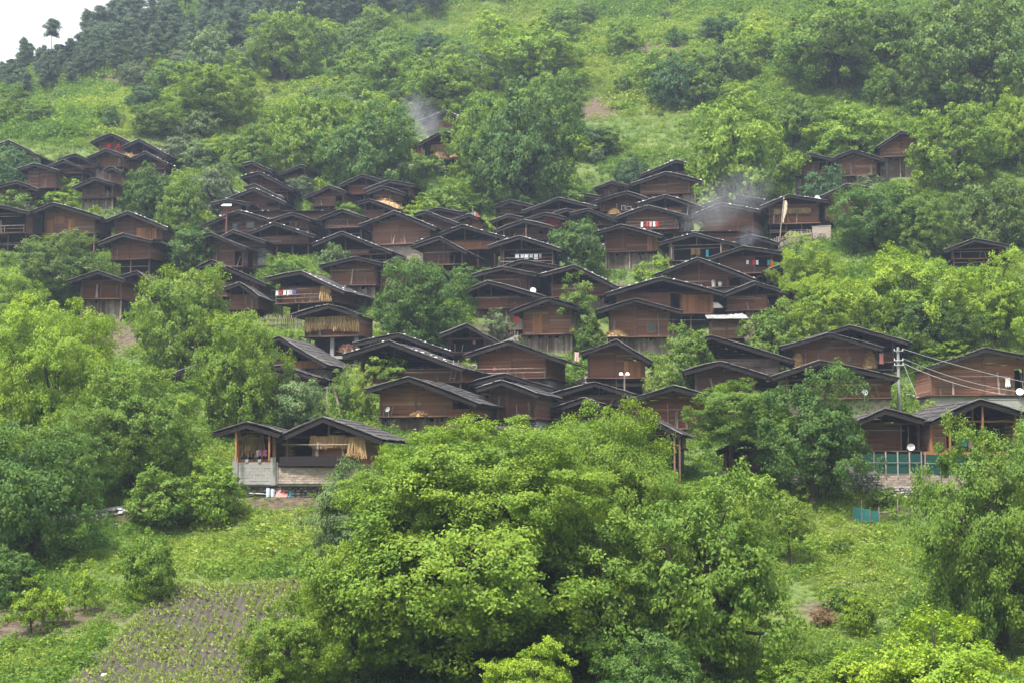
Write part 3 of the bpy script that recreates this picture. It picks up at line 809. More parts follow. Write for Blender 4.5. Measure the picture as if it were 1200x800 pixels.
("open verandah hut with light posts on grey concrete wall, lower left", 294,496, 254,508, 337,508, 540, dict(g='o', hb=40, lo='cc', hole=((282,319,.08,1),), beamc='orange', posts=((281,),(320,)), xl_=279, xr_=322, yaw=-4, dep=5)),
("open fronted house hung with hay above a pale brick wall, lower left", 384,489.5, 326,514, 460,516, 546, dict(g='o', hb=34, lo='br', hole=((334,366,.25,1),), yaw=-8, dep=6, xl_=335, xr_=423, fo=1.2)),
]
M['red'] = mat("red_boards", (0.30, 0.045, 0.035), (0.40, 0.07, 0.05), (0.6, .6, 9), nscale=3, tintamt=.25)
HREF = {}
for row in HS:
    lab, ax, ay, lx, ly, rx, ry, by, o = row
    HREF[lab] = house(lab, ax, ay, lx, ly, rx, ry, by, **o)
long_roof("long low roofed house seen from its long side, back left centre", 293, 390, 245, 249, 258, yaw=-2)
long_roof("long stony roof above the blue cloth house, upper right", 786, 878, 268.5, 273, 289, hb=9)
long_roof("shed with pale sheet roof behind the round leafy tree", 829, 876, 366, 375, 396, hb=10, m='tin')
# ------------------------------------------------------------------ terrain sheet
def axis(*segs):
    o = []
    for a, b, st in segs: o += list(np.arange(a, b, st))
    return np.array(o + [segs[-1][1]], float)
GX = axis((-440, -130, 10), (-130, 130, 1.2), (130, 440, 10))
GY = axis((-430, -95, 14), (-95, 55, 6), (55, 130, 0.9), (130, 275, 1.2), (275, 460, 2.5), (460, 600, 8))
XX, YY = np.meshgrid(GX, GY)
ZZ = h_raw(XX, YY)
for (fx, fy, a, x0, x1, y0, y1, gz, _t) in FOOT:      # cut a terrace under every house
    dx, dy = XX - fx, YY - fy
    lx_ = dx * math.cos(a) + dy * math.sin(a); ly_ = -dx * math.sin(a) + dy * math.cos(a)
    dist = np.maximum(np.maximum(x0 - lx_, lx_ - x1), np.maximum(y0 - ly_, ly_ - y1))
    lim = gz + np.maximum(0, dist - .4) * 1.1
    ZZ = np.where(dist < 6, np.minimum(ZZ, lim), ZZ)

def ground(X, Y):
    X = np.asarray(X, float); Y = np.asarray(Y, float)
    i = np.clip(np.searchsorted(GX, X) - 1, 0, len(GX) - 2); j = np.clip(np.searchsorted(GY, Y) - 1, 0, len(GY) - 2)
    u = (X - GX[i]) / (GX[i + 1] - GX[i]); v = (Y - GY[j]) / (GY[j + 1] - GY[j])
    return (ZZ[j, i] * (1 - u) * (1 - v) + ZZ[j, i + 1] * u * (1 - v) + ZZ[j + 1, i] * (1 - u) * v + ZZ[j + 1, i + 1] * u * v)
def gz(x, y): return float(ground(np.array([x]), np.array([y]))[0])
def spot(px, py, dz=0.0):
    """the place on the hillside seen at a point of the photograph"""
    P, t = hit(px, py)
    return Vector((P.x, P.y, gz(P.x, P.y) + dz)), (P.y * CP + P.z * SP) / F_PX

def ellipses(PX, PY, lst):
    m = np.zeros(PX.shape)
    for (cx, cy, rx, ry) in lst:
        d = ((PX - cx) / rx) ** 2 + ((PY - cy) / ry) ** 2
        m = np.maximum(m, np.clip(1.6 - d * 1.1, 0, 1))
    return m
SOIL = [(60, 722, 95, 14), (15, 738, 60, 16), (110, 602, 70, 10), (355, 588, 45, 8), (320, 590, 40, 9), (695, 128, 30, 14), (765, 60, 45, 10), (60, 125, 10, 20),
        (1040, 560, 50, 10), (960, 715, 26, 12), (870, 380, 30, 30), (600, 390, 60, 14), (130, 395, 40, 20), (150, 95, 60, 8), (240, 65, 80, 10), (330, 45, 60, 10)]
GRASS = [(560, 25, 95, 22), (720, 110, 100, 75), (900, 45, 55, 22), (250, 130, 150, 45), (200, 660, 110, 28), (300, 630, 110, 40), (980, 680, 90, 80), (820, 60, 60, 50)]

PXg, PYg = pix(XX, YY, ZZ)
soil = ellipses(PXg, PYg, SOIL)
dens = np.zeros_like(XX)
nx_, ny_ = len(GX), len(GY)
verts = np.stack([XX.ravel(), YY.ravel(), ZZ.ravel()], 1)
ii = np.arange(nx_ - 1)[None, :] + nx_ * np.arange(ny_ - 1)[:, None]
quads = np.stack([ii, ii + 1, ii + 1 + nx_, ii + nx_], -1).reshape(-1, 4)
me = bpy.data.meshes.new("hillside")
me.vertices.add(len(verts)); me.vertices.foreach_set("co", verts.ravel())
me.loops.add(quads.size); me.loops.foreach_set("vertex_index", quads.ravel())
me.polygons.add(len(quads)); me.polygons.foreach_set("loop_start", np.arange(0, quads.size, 4))
me.polygons.foreach_set("use_smooth", np.ones(len(quads), bool))
at = me.attributes.new("soil", 'FLOAT', 'POINT'); at.data.foreach_set("value", soil.ravel().astype(np.float32))
me.update()
hill = bpy.data.objects.new("hillside", me); COL.objects.link(hill); hill['kind'] = 'structure'

gm = bpy.data.materials.new("hill_ground"); gm.use_nodes = True
t = gm.node_tree; N = t.nodes; L = t.links
bs = N["Principled BSDF"]; bs.inputs["Roughness"].default_value = .95; bs.inputs["Specular IOR Level"].default_value = .1
tc = N.new("ShaderNodeTexCoord")
def noise(sc, det=4):
    n = N.new("ShaderNodeTexNoise"); n.inputs["Scale"].default_value = sc; n.inputs["Detail"].default_value = det
    L.new(tc.outputs["Object"], n.inputs[0]); return n
def ramp(fac, *st):
    r = N.new("ShaderNodeValToRGB"); e = r.color_ramp.elements
    e[0].position, e[0].color = st[0][0], (*st[0][1], 1); e[1].position, e[1].color = st[-1][0], (*st[-1][1], 1)
    for p, c in st[1:-1]: q = e.new(p); q.color = (*c, 1)
    L.new(fac, r.inputs[0]); return r
n1 = noise(.09, 6); n2 = noise(1.6, 6)
g1 = ramp(n1.outputs[0], (.3, (.05, .09, .025)), (.5, (.085, .135, .035)), (.62, (.13, .16, .05)), (.75, (.15, .13, .075)))
g2 = ramp(n2.outputs[0], (.35, (.045, .065, .025)), (.5, (.09, .12, .04)), (.7, (.15, .17, .06)))
mxn = N.new("ShaderNodeMix"); mxn.data_type = 'RGBA'; mxn.inputs[0].default_value = .5
L.new(g1.outputs[0], mxn.inputs[6]); L.new(g2.outputs[0], mxn.inputs[7])
sr = ramp(n2.outputs[0], (.3, (.05, .038, .028)), (.7, (.125, .095, .07)))
sa = N.new("ShaderNodeAttribute"); sa.attribute_name = "soil"
sm = N.new("ShaderNodeMix"); sm.data_type = 'RGBA'
L.new(sa.outputs["Fac"], sm.inputs[0]); L.new(mxn.outputs[2], sm.inputs[6]); L.new(sr.outputs[0], sm.inputs[7])
L.new(sm.outputs[2], bs.inputs["Base Color"])
bp = N.new("ShaderNodeBump"); bp.inputs["Distance"].default_value = .25; bp.inputs["Strength"].default_value = .8
L.new(n2.outputs[0], bp.inputs["Height"]); L.new(bp.outputs[0], bs.inputs["Normal"])
me.materials.append(gm)

# ------------------------------------------------------------------ ploughed field, lower left
FC = [Vector(spot(*p)[0]) for p in ((182, 688), (372, 680), (345, 850), (30, 850))]
nu, nv = 130, 150
U, V = np.meshgrid(np.linspace(0, 1, nu), np.linspace(0, 1, nv))
def bil(k):
    a, b, c, d = (p[k] for p in FC)
    return (a * (1 - U) + b * U) * (1 - V) + (d * (1 - U) + c * U) * V
wav = .02 * np.sin(V * 9) + .012 * np.sin(V * 23)
FX = bil(0) + np.where(U < .02, wav * 20, 0); FY = bil(1)
FURROWS = 24
edge = np.clip(np.minimum(np.minimum(U, 1 - U) * 14, np.minimum(V, 1 - V) * 20), 0, 1)
FZ = ground(FX, FY) + .01 + edge * (.10 + .07 * np.sin(U * FURROWS * 2 * math.pi + 1.5 * np.sin(V * 6)) + .05 * RNG.rand(nv, nu)) - (1 - edge) * .05
mb = bpy.data.meshes.new("ploughed_field")
ii = np.arange(nu - 1)[None, :] + nu * np.arange(nv - 1)[:, None]
fq = np.stack([ii, ii + nu, ii + 1 + nu, ii + 1], -1).reshape(-1, 4)
mb.from_pydata(np.stack([FX.ravel(), FY.ravel(), FZ.ravel()], 1).tolist(), [], fq.tolist())
mb.polygons.foreach_set("use_smooth", np.ones(len(fq), bool))
mb.materials.append(M['soil'])
fo_ = bpy.data.objects.new("ploughed_field", mb); COL.objects.link(fo_); fo_['kind'] = 'structure'

# ------------------------------------------------------------------ foliage meshes
def norm(v): return v / np.maximum(np.linalg.norm(v, axis=-1, keepdims=True), 1e-9)

def leaf_faces(P, NRM, size, rng, droop=.35, aspect=.55):
    """one four-cornered leaf per point, lying across the normal NRM, its tip hanging a little"""
    n = len(P)
    t1 = rng.normal(size=(n, 3)); t1 -= (t1 * NRM).sum(1, keepdims=True) * NRM; t1 = norm(t1)
    t1[:, 2] -= droop; t1 = norm(t1)
    t2 = norm(np.cross(NRM, t1))
    s = (size * rng.uniform(.65, 1.35, n))[:, None]
    a = P - t1 * s * .5; c = P + t1 * s * .5
    m = P - t1 * s * .05 + NRM * s * .06
    b = m + t2 * s * aspect * .5; d = m - t2 * s * aspect * .5
    return np.stack([a, b, c, d], 1).reshape(-1, 3)

def quad_mesh(name, V, tint, material, smooth=False):
    n = len(V) // 4
    me = bpy.data.meshes.new(name)
    me.vertices.add(len(V)); me.vertices.foreach_set("co", V.astype(np.float32).ravel())
    me.loops.add(4 * n); me.loops.foreach_set("vertex_index", np.arange(4 * n))
    me.polygons.add(n); me.polygons.foreach_set("loop_start", np.arange(0, 4 * n, 4))
    at = me.attributes.new("tint", 'FLOAT', 'FACE'); at.data.foreach_set("value", tint.astype(np.float32))
    me.update(); me.materials.append(material)
    return me

def crown(name, seed, R, Rz, nclump, nspray, nleaf, leaf, clump_r, lobes=1.0, flat=.5, low=-.75, gap=.12):
    """a crown of radius R and half height Rz around the origin: clumps of sprays of leaves; returns mesh and clump centres"""
    rng = np.random.RandomState(seed)
    k = np.arange(nclump) + .5
    ph = np.arccos(1 - 2 * k / nclump); th = math.pi * (1 + 5 ** .5) * k
    d = np.stack([np.cos(th) * np.sin(ph), np.sin(th) * np.sin(ph), np.cos(ph)], 1)
    d = norm(d + rng.normal(size=d.shape) * .12)
    d = d[d[:, 2] > low]
    lob = 1 + .24 * lobes * (np.sin(d[:, 0] * 4.1 + seed) * np.sin(d[:, 1] * 3.7 + seed * 2) + .7 * np.sin(d[:, 2] * 5.3 + d[:, 0] * 3 + seed * 3))
    rr = rng.uniform(.62, 1.0, len(d)) ** .6 * lob
    keep = rng.rand(len(d)) > gap
    d, rr = d[keep], rr[keep]
    C = d * rr[:, None] * np.array([R, R, Rz])
    nin = int(len(C) * .3)
    Ci = norm(rng.normal(size=(nin, 3))) * (rng.uniform(.15, .6, nin) ** .7)[:, None] * np.array([R, R, Rz])
    Ca = np.concatenate([C, Ci])
    out_d = norm(Ca / np.array([R, R, Rz]) + 1e-6)
    P = []; NN = []; T = []
    for ci in range(len(Ca)):
        c = Ca[ci]; od = out_d[ci]
        cr = clump_r * rng.uniform(.7, 1.35)
        ns = max(2, int(nspray * rng.uniform(.7, 1.2)))
        sd = norm(rng.normal(size=(ns, 3)) + od * .55 + np.array([0, 0, .35]))
        sc = c + sd * np.array([1, 1, flat]) * cr * rng.uniform(.35, 1.0, (ns, 1))
        ct = rng.rand()
        for q in range(ns):
            m = max(3, int(nleaf * rng.uniform(.6, 1.3)))
            ld = norm(rng.normal(size=(m, 3)) + np.array([0, 0, .15]))
            sr = cr * .46
            p = sc[q] + ld * np.array([1, 1, .6]) * sr * (rng.rand(m, 1) ** .4)
            p[:, 2] -= .25 * sr * (((p[:, :2] - sc[q][:2]) ** 2).sum(1) / (sr * sr))
            P.append(p)
            NN.append(norm(ld * .45 + od * .6 + np.array([0, 0, .5]) + rng.normal(size=(m, 3)) * .38))
            T.append(np.clip(.5 + (ct - .5) * .5 + rng.normal(size=m) * .2, 0, 1))
    P = np.concatenate(P); NN = np.concatenate(NN); T = np.concatenate(T)
    V = leaf_faces(P, NN, leaf, rng)
    ext = (np.percentile(np.hypot(V[:, 0], V[:, 1]), 96.5), np.percentile(V[:, 2], 1), np.percentile(V[:, 2], 99.3))
    return quad_mesh(name, V, T, M['leaf']), C, ext

def limbs(name, seed, C, R, Rz, r0, material, count=16, sub=True):
    """bent limbs from the trunk's top inside the crown out to the clumps"""
    rng = np.random.RandomState(seed + 77)
    mb = MB()
    idx = rng.permutation(len(C))[:count]
    base = np.array([0, 0, -Rz * .75])
    for k, i in enumerate(idx):
        e = C[i] * .93
        st = base + np.array([0, 0, Rz * rng.uniform(0, .75)])
        mid1 = st * .65 + e * .35 + rng.normal(size=3) * R * .07 + np.array([0, 0, -Rz * .03])
        mid2 = st * .28 + e * .72 + rng.normal(size=3) * R * .07 + np.array([0, 0, Rz * .05])
        ra = r0 * rng.uniform(.28, .5)
        mb.tube([st, mid1, mid2, e], [ra, ra * .7, ra * .4, ra * .06], 5, .5)
        if sub:
            dd = np.linalg.norm(C - mid2, axis=1)
            for j in np.argsort(dd)[1:4]:
                m3 = mid2 * .5 + C[j] * .5 + rng.normal(size=3) * R * .05
                mb.tube([mid2, m3, C[j] * .9], [ra * .34, ra * .2, ra * .03], 4, .5)
    mb.tube([(0, 0, -Rz * 1.02), (R * .03, 0, -Rz * .5), (-R * .02, R * .02, 0), (0, 0, Rz * .5)], [r0, r0 * .8, r0 * .5, r0 * .15], 7, .5)
    me = mb.mesh(name); me.materials.append(material)
    return me

def trunk_mesh(name, seed, r0, material):
    """unit-high trunk with root flare, scaled to each tree"""
    rng = np.random.RandomState(seed)
    mb = MB(); pts = []; rad = []
    for i in range(7):
        f = i / 6
        pts.append((rng.normal() * r0 * .35 * (f > 0) * (f < 1), rng.normal() * r0 * .35 * (f > 0) * (f < 1), -.12 + 1.13 * f)); rad.append(r0 * (1.7 if i == 0 else 1.25 if i == 1 else 1.1 - .12 * f))
    mb.tube(pts, rad, 8, .5)
    me = mb.mesh(name); me.materials.append(material); return me

PROTO = {}
def proto(kind, i, R, Rz, r0, *a, nl=16, **k):
    me, C, ext = crown(kind + "_crown", 100 * len(PROTO) + i * 7 + 3, R, Rz, *a, **k)
    lm = limbs(kind + "_limbs", i * 13 + len(PROTO), C, R, Rz, r0, M['bark'], nl)
    tm = trunk_mesh(kind + "_trunk", i + len(PROTO) * 3, r0, M['bark'])
    PROTO.setdefault(kind, []).append(dict(crown=me, limbs=lm, trunk=tm, R=ext[0], Rz=(ext[2] - ext[1]) / 2, mid=(ext[2] + ext[1]) / 2))
for i in range(2): proto('hero', i, 6.0, 4.6, .42, 330, 10, 46, .18, 1.12, nl=26, lobes=1.0, flat=.6, low=-.85, gap=.22)
for i in range(3): proto('near', i, 4.0, 3.4, .26, 160, 9, 32, .19, .84, nl=18, flat=.75, low=-.9, gap=.13)
for i in range(3): proto('broad', i, 5.5, 4.6, .38, 170, 8, 24, .32, 1.12, nl=20, lobes=1.2, flat=.75, low=-.9, gap=.12)
for i in range(3): proto('mid', i, 2.9, 2.6, .17, 72, 8, 20, .27, .9, nl=12, flat=.8, low=-.85, gap=.08)
for i in range(3): proto('bush', i, 1.4, 1.1, .07, 28, 7, 17, .22, .6, nl=6, flat=.6, low=-.3, gap=.05)
for i in range(2): proto('airy', i, 2.6, 2.8, .12, 52, 7, 22, .24, .75, nl=16, lobes=1.6, flat=.5, gap=.2)

def pine(i):
    rng = np.random.RandomState(400 + i)
    H = 10.0
    P = []; NN = []; T = []; lm = MB()
    lv = [5, 9, 8][i % 3] if i < 6 else 4; z0 = [5.2, 3.0, 3.8][i % 3] if i < 6 else 7.4
    C = []
    for k in range(lv):
        f = k / (lv - 1); z = z0 + (H - z0 - .3) * f
        rad = (2.4 if i % 3 == 0 else 2.1) * (1 - .72 * f ** 1.2 if i < 6 else .62 * (1 - .75 * abs(f - .35))) * rng.uniform(.8, 1.15)
        for b in range(rng.randint(6, 9)):
            if rng.rand() < .15: continue
            a = rng.rand() * 6.28; rr = rad * rng.uniform(.6, 1.1)
            e = np.array([math.cos(a) * rr, math.sin(a) * rr, z + rr * rng.uniform(-.1, .4) + rng.normal() * .35])
            lm.tube([(0, 0, z - .1), tuple(e * np.array([.5, .5, 1])), tuple(e)], [.055, .04, .012], 4, .5)
            for q in range(4):
                c = np.array([0, 0, z]) * (1 - (q + 1) / 4) + e * (q + 1) / 4 + rng.normal(size=3) * .12
                C.append(c)
    C.append(np.array([0, 0, H - .1]))
    for c in C:
        m = 60
        d = norm(rng.normal(size=(m, 3)))
        P.append(c + d * np.array([.62, .62, .42]) * rng.rand(m, 1) ** .5); NN.append(norm(d + np.array([0, 0, .6]))); T.append(np.clip(.5 + rng.normal(size=m) * .2, 0, 1))
    P = np.concatenate(P); NN = np.concatenate(NN); T = np.concatenate(T)
    V = leaf_faces(P, NN, .26, rng, 0.0, .28)
    me = quad_mesh("pine_crown", V, T, M['needle'])
    lm.tube([(0, 0, -.6), (.05, 0, 3), (-.06, .05, 6.5), (0, 0, H)], [.2, .16, .1, .02] if i < 6 else [.16, .12, .09, .02], 6, .5)
    lme = lm.mesh("pine_trunk"); lme.materials.append(M['pbark'])
    return dict(crown=me, trunk=lme)
PINES = [pine(i) for i in range(7)]

# leaf colours of the kinds of tree
LC = dict(bright=(0.182, 0.275, 0.020), fresh=(0.138, 0.222, 0.021), mid=(0.108, 0.183, 0.023), deep=(0.068, 0.134, 0.024), dark=(0.045, 0.098, 0.026),
          pale=(0.115, 0.175, 0.065), grey=(0.10, 0.135, 0.07), yellow=(0.18, 0.255, 0.035), olive=(0.095, 0.155, 0.03), blue=(0.056, 0.116, 0.045))
VEG = []                           # (x, y, r) of trees and shrubs, to keep ground cover believable

def tree(label, cx, yt, yb, wpx, ybase, kind, colr, group=None, name='broadleaf_tree', squash=1.0, extra=()):
    P, s = spot(cx, ybase)
    P.z -= .15
    R = wpx * s / 2; Rz = max(.3, (yb - yt) * s / 2); zc = (ybase - (yt + yb) / 2) * s + .15
    rnd = random.Random(int(cx * 7 + yt * 13))
    pr = rnd.choice(PROTO[kind])
    T = thing(name, label, 'tree' if name != 'shrub' else 'shrub', P, 0, group)
    c = LC[colr]; j = rnd.uniform(.9, 1.12)
    sx = R / pr['R']; sz = Rz / pr['Rz']; zc -= pr['mid'] * sz; rz = rnd.uniform(0, 6.28)
    child('crown', pr['crown'], T, (0, 0, zc), (sx, sx * squash, sz), rz, tuple(x * j for x in c))
    child('branches', pr['limbs'], T, (0, 0, zc), (sx, sx * squash, sz), rz)
    for n_, (ex, et, eb, ew) in enumerate(extra):          # a further dome of the same crown
        q = PROTO[kind][(PROTO[kind].index(pr) + 1 + n_) % len(PROTO[kind])]
        eR = ew * s / 2; eZ = (eb - et) * s / 2; k1 = eR / q['R']; k3 = eZ / q['Rz']
        lc_ = ((ex - cx) * s, rnd.uniform(-.5, 1.5), (ybase - (et + eb) / 2) * s + .15 - q['mid'] * k3)
        child('crown', q['crown'], T, lc_, (k1, k1, k3), rz + 2, tuple(x * j for x in c))
        child('branches', q['limbs'], T, lc_, (k1, k1, k3), rz + 2)
    tr = max(.3, zc - Rz * .7)
    child('trunk', pr['trunk'], T, (0, 0, 0), (sx, sx, tr), rz)
    VEG.append((P.x, P.y, R))
    return T
# ------------------------------------------------------------------ trees, one row each, as seen in the photograph
TREES = [
# front
("great spreading walnut tree at the front centre with dark bent limbs", 548, 548, 775, 372, 790, 'hero', 'fresh', None, 'broadleaf_tree', 1.0, ((590, 496, 640, 262), (482, 532, 650, 175))),
("tall upright tree right of the great walnut, trunk showing halfway up", 715, 480, 690, 195, 735, 'hero', 'fresh'),
("dense green tree sloping down to the meadow, front right of centre", 828, 560, 785, 225, 800, 'near', 'mid'),
("tree filling the dip between the two tall front trees, low", 700, 610, 790, 190, 800, 'near', 'mid'),
("yellow tipped tree between the walnut and the upright tree", 640, 590, 740, 150, 775, 'near', 'olive'),
("grey green tree on the left flank of the great walnut", 418, 545, 670, 120, 676, 'near', 'pale'),
("low left branch-like tree beside the ploughed field", 415, 640, 780, 130, 800, 'near', 'fresh'),
("bright leafy young tree at the field's right edge, bottom", 335, 700, 815, 115, 822, 'near', 'fresh'),
("pale fresh rounded treetop at the bottom edge under the walnut trunk", 622, 752, 860, 125, 870, 'near', 'bright'),
("dark treetop at the bottom edge right of the pale rounded one", 765, 745, 880, 160, 890, 'near', 'deep'),
("big olive green tree at the lower right edge", 1176, 503, 745, 204, 765, 'hero', 'mid'),
("bright layered tree in the bottom right corner", 1110, 730, 905, 225, 915, 'near', 'bright'),
("young sapling with yellow top on the meadow, right", 925, 577, 632, 62, 664, 'mid', 'yellow'),
("leafy young tree by the hut left of the meadow sapling", 868, 590, 640, 60, 648, 'mid', 'fresh'),
# left slope
("big bright tree at the left edge below the houses", 62, 357, 530, 168, 540, 'hero', 'bright'),
("dark green tree mass at the left edge beside the meadow", 38, 500, 655, 165, 660, 'near', 'deep'),
("medium green tree right of the dark left edge tree", 158, 432, 566, 150, 575, 'near', 'mid'),
("tree filling the gap between bright and dark left trees", 95, 478, 590, 110, 596, 'near', 'mid'),
("tall light tree below the washing gallery, left of centre", 280, 370, 508, 112, 515, 'near', 'fresh'),
("silvery green tree above the verandah hut", 345, 440, 508, 78, 512, 'mid', 'pale'),
("tall tree left of centre in front of the sagging roof house", 215, 303, 438, 130, 442, 'near', 'fresh'),
("broad flat tree below the long left houses", 68, 275, 352, 120, 358, 'near', 'olive'),
("tree at the left edge below the broad flat one", 12, 318, 395, 80, 400, 'near', 'fresh'),
("dark round tree between the orange door house and the red pole", 226, 263, 320, 68, 322, 'mid', 'deep'),
("round dark green tree right of the upper left cluster", 172, 186, 252, 62, 256, 'mid', 'deep'),
("lighter tree touching the round dark one on its right", 214, 190, 262, 58, 264, 'mid', 'mid'),
("grey willow like tree in the upper left of the village", 252, 180, 238, 58, 242, 'mid', 'grey'),
("low green tree below the round dark one", 200, 232, 264, 52, 266, 'mid', 'mid'),
("small bright bush tree left of the red pole", 242, 236, 260, 32, 262, 'bush', 'bright'),
("dull dark tree at the left edge above the low wide house", 18, 160, 222, 62, 226, 'mid', 'blue'),
# village
("large dark round tree in the village's left centre", 490, 298, 400, 114, 405, 'near', 'deep'),
("dark leafy tree right of the white washing house", 676, 252, 315, 72, 318, 'mid', 'deep'),
("fresh green tree in front of the grey stake fence", 768, 291, 339, 62, 342, 'mid', 'fresh'),
("round leafy tree right of the compact house on stilts", 808, 365, 442, 74, 456, 'mid', 'mid'),
("thin tree with bare crown twigs in the village centre", 678, 318, 376, 60, 416, 'airy', 'mid'),
("bush tree at the foot of the thin bare tree", 690, 372, 412, 40, 416, 'mid', 'mid'),
("little pale open tree left of the orange door house", 583, 341, 376, 48, 388, 'airy', 'pale'),
("pale feathery tree below the wide front wall house", 572, 288, 320, 48, 322, 'mid', 'pale'),
("dark small tree at the right of the large dark round tree", 541, 305, 340, 42, 343, 'mid', 'deep'),
("young walnut tree with upright shoots before the ladder house", 458, 408, 455, 80, 460, 'airy', 'fresh'),
("yellow green thin tree by the leaning poles", 428, 428, 492, 42, 495, 'airy', 'yellow'),
("narrow thin tree left of the leaning poles", 402, 430, 485, 38, 490, 'airy', 'olive'),
("leafy tree in front of the pale sheet roof shed's right side", 905, 344, 416, 78, 420, 'mid', 'mid'),
("bright tree touching the store house with corn heads, right", 948, 279, 352, 84, 356, 'near', 'bright'),
("small fresh tree under the long grey fence, right of centre", 898, 292, 322, 40, 324, 'mid', 'fresh'),
("bright broad tree right of the village, its left half", 975, 288, 372, 110, 402, 'near', 'bright'),
("bright broad tree right of the village, its taller right half", 1068, 274, 392, 140, 404, 'near', 'bright'),
("bright tree at the right edge under the lone gable roof", 1168, 298, 402, 112, 404, 'near', 'bright'),
("shady tree behind the power pole, right", 1090, 345, 412, 110, 414, 'near', 'deep'),
("dark broad tree below the house with the orange post", 1022, 215, 292, 100, 294, 'near', 'deep'),
("mid green tree right of the dark broad tree, upper right", 1082, 224, 296, 80, 298, 'near', 'mid'),
("fresh green tree right of the broad log gable house", 858, 446, 518, 112, 578, 'near', 'mid'),
("large dark tree on the lower right, shading a stone wall", 955, 434, 572, 152, 592, 'near', 'deep'),
("small bright treetop between the right hand houses", 1108, 396, 424, 58, 426, 'mid', 'bright'),
("leafy tree hiding the left of the lattice balcony house", 410, 218, 252, 50, 255, 'mid', 'mid'),
("round tree in front of the broad low roofed house", 338, 279, 326, 78, 330, 'mid', 'mid'),
("pale bush tree right of that round tree", 390, 286, 314, 42, 316, 'bush', 'pale'),
("dark shrub tree with a red loudspeaker before it, upper right", 968, 169, 234, 66, 238, 'mid', 'blue'),
("bright tree left of the flag poles", 490, 220, 252, 46, 254, 'mid', 'bright'),
("mid green tree above the flag poles", 524, 194, 248, 84, 250, 'mid', 'mid'),
("grey tree left of the pale shrub house, back row", 352, 192, 224, 42, 226, 'mid', 'grey'),
# upper slope
("tall pale tree at the top left of the slope", 333, 14, 92, 92, 99, 'broad', 'fresh'),
("big tree left of the lone high house", 372, 84, 192, 112, 202, 'broad', 'fresh'),
("big dark tree directly left of the lone high house", 434, 98, 216, 110, 222, 'broad', 'deep'),
("wide spreading tree with visible limbs on the left slope", 250, 78, 142, 118, 150, 'broad', 'fresh'),
("rounded tree on the left slope above the village", 290, 152, 194, 64, 197, 'mid', 'mid'),
("pale tree above the upper left cluster", 215, 140, 184, 66, 186, 'mid', 'grey'),
("green tree on the left slope nearest the red lantern house", 182, 118, 158, 64, 160, 'mid', 'mid'),
("small round tree under the pines", 195, 70, 106, 50, 108, 'mid', 'mid'),
("very large dark tree right of the lone high house", 612, 92, 238, 138, 243, 'broad', 'deep'),
("lighter tree leaning left of the very large dark tree", 560, 118, 206, 84, 210, 'broad', 'fresh'),
("tree behind the top of the very large dark tree", 652, 82, 165, 74, 170, 'broad', 'mid'),
("spreading tree with black limbs near the top centre", 632, 30, 102, 130, 112, 'broad', 'fresh'),
("small dense tree near the top, left of centre", 455, 32, 86, 66, 90, 'mid', 'mid'),
("loose tree with black limbs above the lone high house", 520, 66, 128, 112, 134, 'broad', 'fresh'),
("big bright tree at the upper right of the village", 868, 95, 233, 130, 239, 'broad', 'fresh'),
("big tree on the terrace at the top right", 982, 4, 97, 150, 107, 'broad', 'mid'),
("tree with forked trunk on the terrace, top right", 1050, 8, 82, 96, 100, 'broad', 'mid'),
("huge olive tree in the top right corner with dark limbs", 1142, -8, 128, 156, 138, 'broad', 'olive'),
("broad tree below the terrace, upper right", 1002, 98, 176, 124, 180, 'broad', 'fresh'),
("mid green tree left of the broad tree below the terrace", 935, 108, 168, 76, 172, 'broad', 'mid'),
("bright tree right of the tall balcony house", 1120, 124, 216, 114, 221, 'broad', 'fresh'),
("olive tree at the right edge above the lone gable roof", 1166, 178, 280, 120, 284, 'broad', 'olive'),
("bright tree at the right edge below the huge olive tree", 1192, 108, 196, 72, 200, 'broad', 'bright'),
("dark dense tree on the grass slope left of the terrace", 790, 64, 126, 60, 129, 'mid', 'blue'),
("dark tree with yellow blossom near the top", 848, 16, 56, 62, 59, 'mid', 'dark'),
("small tree beside the dark dense one on the grass slope", 824, 78, 122, 52, 124, 'mid', 'mid'),
("lone blue green pine like tree above the village, right of centre", 740, 158, 206, 46, 210, 'mid', 'blue'),
]
for r_ in TREES: tree(*r_)

